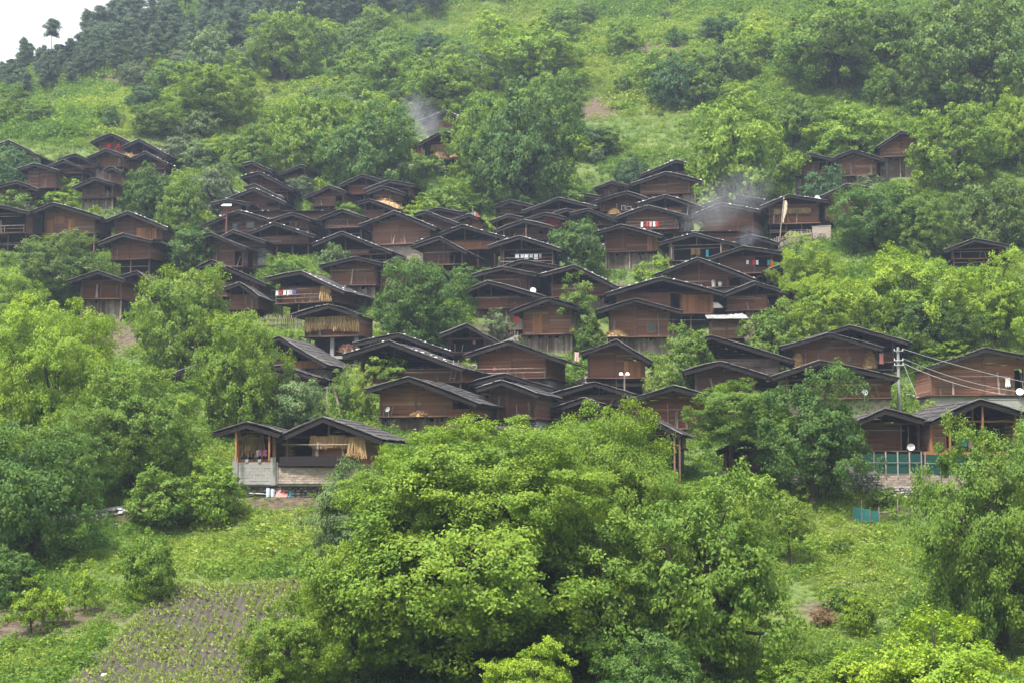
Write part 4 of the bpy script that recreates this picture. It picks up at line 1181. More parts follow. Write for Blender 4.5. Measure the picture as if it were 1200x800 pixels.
SHRUBS = [   # single bushes one can point at
("round bush touching the left end of the grey concrete wall", 252, 540, 612, 80, 616, 'mid', 'fresh'),
("bush left of the one by the grey concrete wall", 190, 550, 616, 90, 619, 'mid', 'mid'),
("dark bush below the white rubbish on the left meadow", 172, 622, 700, 70, 704, 'mid', 'mid'),
("dark bush at the left edge below the meadow", 12, 642, 706, 84, 710, 'mid', 'deep'),
("bright young bush at the left edge above the brown strip", 36, 676, 735, 62, 744, 'airy', 'bright'),
("thin bright sapling on the brown strip, lower left", 99, 656, 706, 44, 720, 'airy', 'bright'),
("bright bush below the dark slope, lower left corner", 62, 690, 728, 46, 732, 'bush', 'bright'),
("bright bush beside the upper left cluster's broad house", 84, 200, 229, 46, 232, 'bush', 'bright'),
("bright bush left of the small tucked house", 124, 199, 219, 36, 222, 'bush', 'bright'),
("bush hiding the left end of the low wide house", 20, 222, 247, 52, 249, 'bush', 'mid'),
("fresh bush left of the brown house on low storey", 68, 225, 244, 50, 246, 'bush', 'fresh'),
("greyish bush right of the brown house on low storey", 132, 230, 257, 42, 258, 'bush', 'pale'),
("yellowish bush behind the compact house on stilts", 776, 424, 456, 50, 458, 'bush', 'yellow'),
("yellow bush right of the flag poles", 580, 239, 262, 42, 264, 'bush', 'yellow'),
("grey bush right of the brown log house, upper right", 1020, 198, 222, 46, 224, 'bush', 'grey'),
("yellow bush between the netted house and the timber gable", 1091, 469, 492, 30, 494, 'bush', 'yellow'),
("bush under the tall balcony house", 1052, 200, 226, 60, 228, 'bush', 'fresh'),
("bush in front of the granary's left pillars", 342, 386, 404, 30, 405, 'bush', 'fresh'),
("bright crop like bush under the green nets, right", 1035, 570, 594, 44, 596, 'bush', 'mid'),
("low dark bush in the middle of the right meadow", 985, 632, 648, 26, 649, 'bush', 'deep'),
("leafy bush on the right meadow beside the bare earth", 1008, 695, 742, 48, 745, 'mid', 'bright'),
("rounded bush on the right meadow near its centre", 985, 688, 712, 50, 714, 'bush', 'mid'),
("dry brown bush on the right meadow", 965, 712, 732, 34, 733, 'bush', 'dry'),
("bush pile left of the small hut with the bench", 820, 560, 600, 80, 602, 'mid', 'fresh'),
("bush below the small hut with the bench", 885, 560, 596, 60, 598, 'bush', 'fresh'),
("bright bush above the bottom right tree", 1000, 760, 815, 80, 818, 'mid', 'bright'),
("bush at the bottom edge left of the layered tree", 930, 768, 830, 90, 835, 'mid', 'fresh'),
("bush at the foot of the rubble wall", 398, 560, 600, 60, 604, 'mid', 'mid'),
("bush between pale shrub house and lattice balcony, back row", 374, 190, 224, 28, 226, 'bush', 'bright'),
("bush on the left of the yellow straw heap house", 205, 205, 230, 30, 232, 'bush', 'fresh'),
("dark bush beneath the lone high house", 500, 182, 206, 60, 208, 'bush', 'mid'),
("bush at the right foot of the very large dark tree", 668, 196, 240, 60, 243, 'mid', 'mid'),
("fresh bush at the left foot of the very large dark tree", 560, 196, 236, 50, 238, 'mid', 'fresh'),
("dark bush line left of the pine like tree", 690, 148, 182, 60, 184, 'mid', 'blue'),
("bush right of the pine like tree", 778, 160, 192, 50, 194, 'mid', 'mid'),
("dark bush right of the blue smoke shed by the prayer flag", 905, 210, 236, 34, 238, 'bush', 'deep'),
("fresh bush right of the round leafy stilts tree", 846, 450, 476, 40, 478, 'bush', 'fresh'),
]
LC['dry'] = (0.17, 0.11, 0.055)
for r_ in SHRUBS: tree(*r_, name='shrub')

# nameless scrub all over the upper slope: nothing tells one from the next
rs = random.Random(77)
n_s = 0
AUTO = []
while n_s < 215:
    x, y = rs.uniform(-30, 1230), rs.uniform(-25, 205)
    if y < 126 - x * .2 and x < 480: continue
    if any(((x - e[0]) / e[2]) ** 2 + ((y - e[1]) / e[3]) ** 2 < .8 for e in GRASS[:3]) and rs.random() < .3: continue
    if y > 150 and (x < 210 or 740 < x < 830): continue
    wd = rs.choice([13, 16, 20, 24, 30, 38, 46]) * (.75 + y / 500)
    if any(((x - e[0]) / e[2]) ** 2 + ((y - e[1]) / e[3]) ** 2 < .8 for e in GRASS[:3]): wd *= .6
    ht = wd * rs.uniform(.55, .85); cc = rs.choice(['fresh', 'mid', 'mid', 'deep', 'grey', 'olive', 'bright', 'blue', 'pale', 'deep'])
    T_ = tree("small bushy shrub growing on the green upper slope", x, y - ht, y, wd, y + 1, 'bush' if wd < 34 else 'mid',
         cc, 'shrubs scattered over the upper slope', 'shrub')
    AUTO.append((T_, x, y - ht / 2, wd, cc, 'shrub'))
    n_s += 1
n_s = 0
while n_s < 75:        # the many middling trees of the slope above the village
    x, y = rs.uniform(-20, 1220), rs.uniform(20, 205)
    if y < 134 - x * .2 and x < 500: continue
    if any(((x - e[0]) / e[2]) ** 2 + ((y - e[1]) / e[3]) ** 2 < 1 for e in GRASS) and rs.random() < .85: continue
    if y > 150 and (x < 215 or 700 < x < 830 or 460 < x < 560): continue
    wd = rs.uniform(36, 70); ht = wd * rs.uniform(.7, 1.0)
    cc = rs.choice(['fresh', 'mid', 'mid', 'fresh', 'deep', 'bright', 'olive', 'pale'])
    T_ = tree("leafy green tree among the many on the upper slope", x, y - ht, y - 2, wd, y + 1, 'mid', cc, 'leafy trees of the upper slope')
    AUTO.append((T_, x, y - ht / 2, wd, cc, 'tree'))
    n_s += 1
n_s = 0
while n_s < 70:        # low shrubs between the houses and along the foot of the village
    x, y = rs.uniform(-10, 1210), rs.uniform(215, 640)
    if y < 480 and rs.random() < .45: continue
    if 280 < x < 470 and y > 470: continue
    wd = rs.choice([14, 18, 22, 28]) * (.7 + y / 900); ht = wd * rs.uniform(.55, .85)
    P, s = spot(x, y)
    if any(abs(P.x - f[0]) < 5.5 and -3 < P.y - f[1] < 7 for f in FOOT): n_s += .2; continue
    cc = rs.choice(['fresh', 'mid', 'bright', 'deep', 'yellow'])
    T_ = tree("low leafy shrub in a gap of the lower village slope", x, y - ht, y, wd, y + 1, 'bush', cc, 'low shrubs in the gaps of the village slope', 'shrub')
    AUTO.append((T_, x, y - ht / 2, wd, cc, 'shrub'))
    n_s += 1
# every one is described by its look and by the landmark it grows next to
MARKS = [("the red lantern house", 133, 172), ("the lone high house", 518, 172), ("the very large dark tree", 612, 165), ("the big bright tree at upper right", 868, 165),
         ("the tall balcony house", 1056, 175), ("the terrace trees at the top right", 1010, 75), ("the huge olive corner tree", 1142, 60), ("the ridge pines", 240, 50),
         ("the tall pale tree at top left", 333, 55), ("the wide spreading tree on the left slope", 250, 110), ("the black limbed tree near top centre", 632, 66),
         ("the dark dense tree on the grass slope", 790, 95), ("the yellow blossom tree", 848, 36), ("the blue green pine like tree", 740, 182), ("the white post at the left edge", 5, 152),
         ("the olive tree at the right edge", 1166, 240), ("the broad tree below the terrace", 1002, 138), ("the brown bare patch on the grass slope", 695, 128), ("the top edge of the grass slope", 700, 8),
         ("the ploughed field", 260, 735), ("the brown strip at lower left", 70, 725), ("the dark ledge on the left meadow", 110, 605), ("the rubble foot wall", 340, 578), ("the meadow sapling", 925, 620),
         ("the dry brown bush", 965, 722), ("the green net screen", 1040, 545), ("the bench hut", 872, 532), ("the street lamp", 732, 450), ("the power pole", 1054, 445), ("the granary", 391, 385),
         ("the washing gallery", 360, 340), ("the red pole", 265, 262), ("the flag poles", 555, 255), ("the hanging corn house", 925, 250), ("the orange panel house", 730, 285), ("the orange door house", 645, 370),
         ("the grey plank based house at left", 120, 345), ("the large dark right tree", 955, 510), ("the small dense tree near the top", 455, 60), ("the big tree by the lone high house", 400, 150)]
WORD = dict(fresh='fresh green', mid='mid green', deep='deep green', grey='greyish', olive='olive green', bright='bright green', blue='dark bluish', pale='pale green', yellow='yellow green')
ORD = ['', 'second nearest', 'third nearest', 'fourth nearest', 'fifth nearest', 'sixth nearest', 'seventh nearest', 'eighth nearest']
byk = {}
for (T_, x, y, wd, cc, kd) in AUTO:
    m_, mx_, my_ = min(MARKS, key=lambda q: (q[1] - x) ** 2 + ((q[2] - y) * 1.3) ** 2)
    dx, dy = x - mx_, y - my_
    d_ = ('left of' if dx < 0 else 'right of') if abs(dx) > abs(dy) * 1.2 else ('above' if dy < 0 else 'below')
    sz_ = 'tiny' if wd < 14 else 'small' if wd < 24 else 'medium sized' if wd < 42 else 'large'
    byk.setdefault((sz_, WORD[cc], kd, d_, m_), []).append((dx * dx + dy * dy, T_))
for (sz_, c_, kd, d_, m_), lst in byk.items():
    for i, (_q, T_) in enumerate(sorted(lst, key=lambda q: q[0])):
        T_['label'] = f"{sz_} {c_} {kd} {ORD[min(i, 7)] + ' ' if i else ''}{d_} {m_}"

def pine_tree(label, x, yb, hpx, i, group='pines on the ridge', wide=1.0, cz=1.0):
    P, s = spot(x, yb)
    k = hpx * s / 10
    T = thing('pine_tree', label, 'tree', P, rs.uniform(0, 6.28), group)
    pr = PINES[i]
    j = rs.uniform(.8, 1.15)
    child('crown', pr['crown'], T, (0, 0, 0), (k * wide * 1.35, k * wide * 1.35, k), 0, (.085 * j, .13 * j, .075 * j))
    child('trunk', pr['trunk'], T, (0, 0, 0), (k, k, k))
for i in range(275):
    x = rs.uniform(-25, 520) if i < 230 else rs.uniform(-25, 150)
    base = 119 - .19 * (x + 5)
    y = base - abs(rs.gauss(0, 1)) * 32 * (1.0 if x > 90 else .5) + rs.uniform(-3, 5)
    pine_tree("dusky pine standing in the wood on the ridge", x, y, rs.uniform(34, 52) if x > 100 else rs.uniform(24, 36), rs.randrange(6))
pine_tree("lone tall pine with flat crown against the white sky", 60, 86, 64, 6, None, 1.0)
pine_tree("ragged pine at the wood's left tip against the sky", 27, 90, 45, 4, None)
pine_tree("tall pine breaking the skyline left of the top edge", 117, 66, 60, 2, None)
pine_tree("pine at the top photo edge beside the white sky", 158, 50, 54, 1, None)

# ------------------------------------------------------------------ ground cover (nobody could count it)
def cover(name, pts, scl, tnt, kinds, label):
    """instanced tufts: loose points carry place, size and tone; the tuft shapes are inside the same mesh"""
    me = bpy.data.meshes.new(name)
    V = []; nv = 0
    faces = []; ids = []; tints = []
    for k, (tv, tt) in enumerate(kinds):
        V.append(tv); n = len(tv) // 4
        faces += [tuple(range(nv + 4 * i, nv + 4 * i + 4)) for i in range(n)]
        ids += [k + 1] * len(tv); tints += list(tt); nv += len(tv)
    allv = np.concatenate(V + [pts])
    me.from_pydata(allv.tolist(), [], faces)
    rng = np.random.RandomState(3)
    n = len(allv)
    a = me.attributes.new("kid", 'INT', 'POINT'); a.data.foreach_set("value", np.array(ids + list(-1 - rng.randint(0, len(kinds), len(pts))), np.int32))
    a = me.attributes.new("scl", 'FLOAT', 'POINT'); a.data.foreach_set("value", np.concatenate([np.ones(nv), scl]).astype(np.float32))
    a = me.attributes.new("itint", 'FLOAT', 'POINT'); a.data.foreach_set("value", np.concatenate([np.zeros(nv), tnt]).astype(np.float32))
    a = me.attributes.new("spin", 'FLOAT', 'POINT'); a.data.foreach_set("value", rng.uniform(0, 6.28, n).astype(np.float32))
    a = me.attributes.new("tint", 'FLOAT', 'FACE'); a.data.foreach_set("value", np.array(tints, np.float32))
    me.materials.append(M['herb'])
    o = bpy.data.objects.new(name, me); COL.objects.link(o)
    o['kind'] = 'stuff'; o['label'] = label
    ng = bpy.data.node_groups.new(name, 'GeometryNodeTree')
    ng.interface.new_socket("Geometry", in_out='INPUT', socket_type='NodeSocketGeometry')
    ng.interface.new_socket("Geometry", in_out='OUTPUT', socket_type='NodeSocketGeometry')
    N = ng.nodes; L = ng.links
    gi = N.new("NodeGroupInput"); go = N.new("NodeGroupOutput"); jn = N.new("GeometryNodeJoinGeometry")
    def named(nm, ty):
        q = N.new("GeometryNodeInputNamedAttribute"); q.data_type = ty; q.inputs[0].default_value = nm; return q
    kid = named("kid", 'INT')
    def sel(val):
        c = N.new("FunctionNodeCompare"); c.data_type = 'INT'; c.operation = 'EQUAL'
        L.new(kid.outputs["Attribute"], c.inputs[2]); c.inputs[3].default_value = val
        sp = N.new("GeometryNodeSeparateGeometry"); sp.domain = 'POINT'
        L.new(gi.outputs[0], sp.inputs[0]); L.new(c.outputs[0], sp.inputs[1]); return sp.outputs[0]
    sc = named("scl", 'FLOAT'); spn = named("spin", 'FLOAT')
    cx_ = N.new("ShaderNodeCombineXYZ"); L.new(spn.outputs["Attribute"], cx_.inputs[2])
    for k in range(len(kinds)):
        io = N.new("GeometryNodeInstanceOnPoints")
        L.new(sel(-1 - k), io.inputs["Points"]); L.new(sel(k + 1), io.inputs["Instance"])
        L.new(cx_.outputs[0], io.inputs["Rotation"]); L.new(sc.outputs["Attribute"], io.inputs["Scale"])
        L.new(io.outputs[0], jn.inputs[0])
    L.new(jn.outputs[0], go.inputs[0])
    md = o.modifiers.new("cover", 'NODES'); md.node_group = ng
    return o

def tuft_leafy(seed, n=22, r=.5, h=.45, leaf=.2):
    rng = np.random.RandomState(seed)
    p = rng.normal(size=(n, 3)) * np.array([r * .5, r * .5, 0]); p[:, 2] = h * rng.rand(n) ** .7 * np.exp(-(p[:, :2] ** 2).sum(1) / (r * r))
    nn = norm(np.array([0, 0, .9]) + rng.normal(size=(n, 3)) * .5)
    return leaf_faces(p, nn, leaf, rng, .2, .6), np.clip(.5 + rng.normal(size=n) * .25, 0, 1)
def tuft_blade(seed, n=16, r=.3, h=.6):
    rng = np.random.RandomState(seed); V = []
    for i in range(n):
        b = np.append(rng.normal(size=2) * r * .5, -.05); d = np.append(rng.normal(size=2) * .45, 1); d /= np.linalg.norm(d)
        a = rng.rand() * 6.28; s = np.array([math.cos(a), math.sin(a), 0]) * .03; H = h * rng.uniform(.5, 1.1)
        m = b + d * H * .6; tip = b + d * H + np.array([d[0], d[1], -.25]) * H * .25
        V += [b - s, b + s, m + s * .8, m - s * .8, m - s * .8, m + s * .8, tip + s * .1, tip - s * .1]
    return np.array(V), np.clip(.5 + rng.normal(size=2 * n) * .2, 0, 1)
KB = [tuft_leafy(21, 90, .9, .85, .24), tuft_leafy(22, 70, .7, 1.1, .22), tuft_leafy(23, 110, 1.15, .6, .24)]
KL = [tuft_leafy(1), tuft_leafy(2, 26, .6, .6, .2), tuft_leafy(3, 18, .4, .8, .17), tuft_blade(4), tuft_blade(5, 14, .4, .8)]

def scatter(y0, y1, dens, seed, keep=1.0):
    rng = np.random.RandomState(seed)
    ym = np.linspace(y0, y1, 60)
    n = int(dens * (y1 - y0) * 2 * (.36 * (y0 + y1) / 2 + 4))
    Y = np.sqrt(rng.rand(n) * (y1 ** 2 - y0 ** 2) + y0 ** 2); X = rng.uniform(-1, 1, n) * (.36 * Y + 4)
    Z = ground(X, Y); PX, PY = pix(X, Y, Z)
    ok = np.ones(n, bool)
    for (fx, fy, a, x0, x1, ya, yb, g_, _t) in FOOT:
        dx, dy = X - fx, Y - fy
        lx_ = dx * math.cos(a) + dy * math.sin(a); ly_ = -dx * math.sin(a) + dy * math.cos(a)
        ok &= ~((lx_ > x0 - .2) & (lx_ < x1 + .2) & (ly_ > ya - .3) & (ly_ < yb))
    so = ellipses(PX, PY, SOIL)
    ok &= rng.rand(n) > so * .82
    # the ploughed field stays bare
    c = np.array([(p.x, p.y) for p in FC])
    ins = np.ones(n, bool)
    for i in range(4):
        a_, b_ = c[i], c[(i + 1) % 4]
        ins &= ((b_[0] - a_[0]) * (Y - a_[1]) - (b_[1] - a_[1]) * (X - a_[0])) < .25 * np.linalg.norm(b_ - a_)
    ok &= ~ins
    gr = ellipses(PX, PY, GRASS)
    f = wob(X, Y, 9.0, 4) * .5 + wob(X, Y, 3.1, 6) * .35
    tn = np.clip(.48 + .26 * f + gr * .2 + rng.normal(size=n) * .09 + (rng.rand(n) > .985) * .3, 0, .98)
    sc = rng.uniform(.6, 1.35, n) * (1 + .35 * wob(X, Y, 6.0, 9)) * (1 - .2 * gr)
    return np.stack([X, Y, Z], 1)[ok], sc[ok], tn[ok]
p_, s_, t_ = scatter(62, 132, 9.0, 1); cover('undergrowth', p_, s_ * .8, t_, KL, 'low weeds and grass covering the meadow below the village')
p_, s_, t_ = scatter(132, 262, 2.6, 2); cover('undergrowth', p_, s_ * 1.25, t_, KL, 'weeds and grass growing between the village houses')
p_, s_, t_ = scatter(262, 455, 1.5, 3); cover('undergrowth', p_, s_ * 2.1, t_ - .05, KL[:3] + KL[4:], 'scrub and long grass covering the upper hillside')
p_, s_, t_ = scatter(62, 132, .55, 5); t_ = np.clip(t_ - .1, 0, .8); cover('brush', p_, s_ * 1.0, t_, KB, 'bushy weeds and brush standing out of the meadow grass')
p_, s_, t_ = scatter(132, 262, .22, 6); cover('brush', p_, s_ * 1.1, np.clip(t_ - .08, 0, .8), KB, 'bushy brush growing between the village houses')
p_, s_, t_ = scatter(262, 455, .3, 7); cover('brush', p_, s_ * 2.0, np.clip(t_ - .1, 0, .75), KB, 'bushy brush over the upper hillside')
# rows of seedlings in the field
rng = np.random.RandomState(8)
su, sv = [], []
for i in range(FURROWS):
    for j in range(64):
        if rng.rand() < .1: continue
        su.append((i + .25 + rng.normal() * .07) / FURROWS); sv.append((j + .5 + rng.normal() * .22) / 64)
su, sv = np.clip(np.array(su), .02, .985), np.clip(np.array(sv), .02, .98)
fi, fj = (sv * (nv - 1)).astype(int), (su * (nu - 1)).astype(int)
sp = np.stack([FX[fi, fj], FY[fi, fj], FZ[fi, fj]], 1) + np.append(rng.normal(size=2) * 0, 0)
pk = rng.rand(len(sp)) < (.7 + .4 * wob(sp[:, 0], sp[:, 1], 2.5, 3))
cover('seedlings', sp[pk], rng.uniform(.5, 1.0, pk.sum()), rng.uniform(.6, .88, pk.sum()), [tuft_leafy(11, 12, .42, .5, .24), tuft_blade(12, 8, .3, .55)], 'rows of young green plants on the ploughed field')
# ------------------------------------------------------------------ small things
def hfind(key):
    for h in HOUSES:
        if key in h[0]['label']: return h
    raise KeyError(key)
def hp(key, px, py, y=-.2):
    """a place on the front of one house, y metres before (-) or behind its wall"""
    T, ax, ay, by, s = hfind(key)
    a = T.rotation_euler.z
    x = (px - ax) * s / math.cos(a); z = (by - py) * s
    return Vector((T.location.x + x * math.cos(a) - y * math.sin(a), T.location.y + x * math.sin(a) + y * math.cos(a), T.location.z + z)), s, a

def garment(label, key, px, py, wpx, hpx, c, y=-.6, kind='garment', cat='garment'):
    P, s, a = hp(key, px, py, y)
    rnd = random.Random(int(px * 31 + py)); w_, h_ = wpx * s / 2, hpx * s
    n = 5; vs = []; fs = []
    for layer in (0, .025):
        for i in range(n + 1):
            f = i / n
            for j in range(3):
                g_ = j / 2
                spread = 1 - .18 * math.sin(g_ * 3) + .05 * g_
                vs.append((w_ * (f * 2 - 1) * spread, .035 * math.sin(f * 9 + j) * (.4 + g_) + layer, -h_ * g_ * (1 - .18 * abs(math.sin(f * 7 + px))) - .03 * math.sin(f * 3.14)))
    o = (n + 1) * 3
    for i in range(n):
        for j in range(2):
            q = (i * 3 + j, i * 3 + j + 1, (i + 1) * 3 + j + 1, (i + 1) * 3 + j)
            fs.append(q); fs.append(tuple(k + o for k in q[::-1]))
    rim = [i * 3 for i in range(n + 1)] + [n * 3 + 1, n * 3 + 2] + [i * 3 + 2 for i in range(n - 1, -1, -1)] + [1]
    for i in range(len(rim)):
        p, q = rim[i], rim[(i + 1) % len(rim)]; fs.append((p, p + o, q + o, q))
    m_ = MB(); m_.add(vs, fs, .5)
    ob = m_.build(kind, cloth(c, CL[c]), None, None, P); ob.rotation_euler = (0, 0, a)
    tag(ob, label, cat, 'washing hung out on the houses')
    return ob

def line_(label, pts, r=.02, name='clothes_line', m='black', cat='line', group=None):
    mb = MB(); c = sum((Vector(p) for p in pts), Vector()) / len(pts)
    mb.tube([Vector(p) - c for p in pts], [r] * len(pts), 5)
    return tag(mb.build(name, M[m], None, None, c), label, cat, group)

WASH = "colourful washing hung"
P0, s0, _ = hp(WASH, 318, 339.5, -.9); P1, _, _ = hp(WASH, 402, 339.5, -.9)
line_("clothes pole across the front gallery left of centre", [P0, P1], .035, 'clothes_pole', 'old', 'pole')
for (x, w_, h_, c, l) in ((327, 4, 7, 'white', "white shirt at the left end of the gallery clothes pole"), (331.5, 5, 5, 'red', "red cloth near the left of the gallery clothes pole"),
                          (336.5, 4, 6, 'white', "white cloth between red and pale blue on the gallery pole"), (341, 4, 7, 'pale', "pale blue cloth on the gallery clothes pole"),
                          (344.5, 3.5, 6, 'rose', "rosy cloth beside the dark blue one on the gallery pole"), (348.5, 4.5, 5.5, 'blue', "dark blue cloth at the right of the gallery clothes pole")):
    garment(l, WASH, x, 340, w_, h_, c, -.92)
WW = "white washing under a wide dark"
P0, _, _ = hp(WW, 600, 298.5, -.75); P1, _, _ = hp(WW, 648, 298.5, -.75); line_("clothes line under the wide dark gable", [P0, P1], .02)
for i, (x, w_, h_, c) in enumerate(((607, 5, 5, 'white'), (613, 4, 5, 'pale'), (618, 5, 6, 'white'), (623.5, 4, 5, 'pale'), (629, 5, 7, 'white'), (634, 3, 6, 'rose'))):
    garment(["white cloth at the left end of the line under the wide dark gable", "pale cloth second from left under the wide dark gable", "white sheet third on the line under the wide dark gable",
             "bluish cloth fourth on the line under the wide dark gable", "long white shirt on the line under the wide dark gable", "narrow rosy cloth ending the line under the wide dark gable"][i], WW, x, 299, w_, h_, c, -.77)
RW = "red and white washing on its balcony"
for i, (x, c) in enumerate(((753, 'white'), (759, 'red'), (763, 'rose'), (767, 'white'), (770.5, 'red'))):
    garment(["white cloth hanging leftmost on the upper right balcony", "red cloth second on the upper right balcony", "rosy cloth in the middle of the upper right balcony",
             "white cloth second from the right on that upper balcony", "red cloth hanging rightmost on the upper right balcony"][i], RW, x, 261.5, 2.8, 6.5, c, -1.1)
HW = "hanging washing and orange tub"
for i, (x, c, w_, h_) in enumerate(((876, 'white', 3, 5), (883, 'red', 4, 6), (887, 'white', 3, 6), (900, 'teal', 3, 7), (903.5, 'orange', 3, 8))):
    garment(["white cloth left of the red shirt, right of centre", "red shirt among the washing right of centre", "white cloth right of the red shirt, right of centre", "teal cloth near the orange tub house end",
             "orange cloth near the orange tub house end"][i], HW, x, 306, w_, h_, c, -.7)
garment("sky blue cloth hanging in the open front beside the straw bundle", "blue cloth and straw", 829, 294, 3.2, 9, 'teal', -.6)
garment("pink blanket over the rail of the open verandah hut", "open verandah hut", 308, 526.5, 11, 8, 'pink', -.15, 'blanket', 'blanket')
garment("white towel left of the pink blanket on the verandah", "open verandah hut", 301.5, 527, 4, 9, 'white', -.18, 'towel', 'towel')
garment("white trousers hung below the hay, lower left house", "hung with hay above", 374.5, 518, 3, 8, 'white', -.5)
garment("rosy trousers hung right beside the white ones under the hay", "hung with hay above", 378.5, 518, 3, 8, 'rose', -.5)
garment("bright blue cloth on the line of the orange timber gable", "open timber gable", 1129, 512.5, 10, 11, 'teal', .1)
garment("pale cloth right of the blue one in the timber gable", "open timber gable", 1138, 514.5, 5, 11, 'rose', .1)
garment("dark cloth at the right of the timber gable's line", "open timber gable", 1146, 516, 4, 8, 'dark', .1)
P0, _, _ = hp("open timber gable", 1107, 511, .1); P1, _, _ = hp("open timber gable", 1178, 512, .1); line_("clothes line across the orange timber gable", [P0, P1], .02)
garment("pink cloth on a post by the right straw bales", "straw bales at both ends", 1030, 415, 5, 14, 'coral', -1.0)
garment("white coat hanging by the doorway of the large right house", "large house cut by", 1180, 442, 6, 12, 'white', -.3)
garment("small red bag on the fence left of the orange door house", "orange door and plank base", 607, 371, 6, 8, 'red', -.9, 'bag', 'bag')
garment("pink cloth left of the compact house on stilts", "compact log house", 676, 412, 5, 12, 'rose', -.3)
garment("red piece of cloth deep in the dark open house", "dark open house under", 555, 396, 4, 7, 'coral', .4)
for i, x in enumerate((840, 845)):
    pass

# lanterns
for x, l in ((128.5, "left one of two red lanterns on the topmost left house"), (140, "right one of two red lanterns on the topmost left house")):
    P, s, a = hp("two red lanterns", x, 172, -.4)
    mb = MB(); mb.tube([(0, 0, -.42), (0, 0, -.3), (0, 0, 0), (0, 0, .3), (0, 0, .42)], [.12, .32, .40, .32, .12], 8)
    T = thing('lantern', l, 'lantern', P, 0, 'red lanterns of the topmost left house')
    mb.build('paper_body', cloth('red', CL['red']), T)
    k = MB(); k.tube([(0, 0, .43), (0, 0, .9)], [.02, .02], 4); k.build('hanger', M['black'], T)
    k = MB(); k.tube([(0, 0, -.75), (0, 0, -.43)], [.03, .05], 5); k.build('tassel', M['corn'], T)

# dishes
def dish(label, P, s, dpx, face=0.0):
    R = dpx * s / 2
    T = thing('satellite_dish', label, 'satellite dish', P, face, 'white satellite dishes')
    vs, fs = [], []
    for layer in (0, .03):
        for k in range(4):
            for j in range(14):
                a = 2 * math.pi * j / 14; r = R * k / 3
                vs.append((r * math.cos(a), layer + .25 * R * (1 - (k / 3) ** 2), r * math.sin(a)))
    o = 56
    for k in range(3):
        for j in range(14):
            q = (k * 14 + j, k * 14 + (j + 1) % 14, (k + 1) * 14 + (j + 1) % 14, (k + 1) * 14 + j)
            fs.append(q); fs.append(tuple(i + o for i in q[::-1]))
    for j in range(14): fs.append((42 + j, 42 + (j + 1) % 14, o + 42 + (j + 1) % 14, o + 42 + j))
    b = MB(); b.add(vs, fs, .5); b = b.build('bowl', M['white'], T); b.rotation_euler = (math.radians(-22), 0, 0)
    k = MB(); k.bar((0, -R * .75, -R * .35), (0, .02, -R * .85), .03); k.build('feed_arm', M['metal'], T)
    k = MB(); k.box(-.05, .05, -R * .75 - .1, -R * .75 + .02, -R * .4, -R * .25); k.build('receiver', M['metal'], T)
    k = MB(); k.tube([(0, .15, -R - .5), (0, R * .3, -.1)], [.03, .03], 5); k.build('mast', M['metal'], T)
for key, x, y, d, f, l in (("topmost house with white dish", 788, 190, 5, .3, "white dish on the topmost roof by the big bright tree"),
                       ("long rows of hanging corn", 957, 233.5, 6, .2, "white dish above the hanging corn house"),
                       ("white dish at its right end", 626, 342, 7, .2, "white dish at the right end of the dark gable, centre"),
                       ("white dish, left of the power pole", 1011, 460, 7.5, -.2, "white dish below the straw bales, left of the power pole"),
                       ("large house cut by", 1192, 459, 9, -.2, "large white dish before the house at the right edge"),
                       ("green netted base", 1065, 523.5, 9, -.3, "white dish above the green nets, lower right"),
                       ("wide log house with dark recess", 457, 479, 6.5, -.7, "dull dish on the ledge of the wide log house, front"),
                       ("white washing on its balcony", 762, 271.5, 5, .1, "white dish below the balcony washing, upper right")):
    P, s, a = hp(key, x, y, -.75)
    dish(l, P, s, d, f)
for x, l in ((836, "tall white tub on the gallery, left one"), (843.5, "low white tub on the gallery, right one")):
    P, s, a = hp("log house with white tubs", x, 337, -.35)
    h_ = .75 if x < 840 else .5
    mb = MB(); mb.tube([(0, 0, 0), (0, 0, h_ * .5), (0, 0, h_)], [.2, .27, .22], 10)
    T = thing('plastic_tub', l, 'tub', P, 0, 'white tubs on the gallery'); mb.build('tub_body', M['white'], T)
    k = MB(); k.tube([(0, 0, h_ + .003), (0, 0, h_ + .06)], [.245, .245], 10); k.build('lid', M['metal'], T)
P, s, a = hp(HW, 903, 318, -.5); mb = MB(); mb.tube([(0, 0, 0), (0, 0, .4), (0, 0, .45)], [.28, .38, .4], 10)
tag(mb.build('plastic_tub', cloth('orange', CL['orange']), None, None, P), "orange tub standing on the gallery right of centre", 'tub')

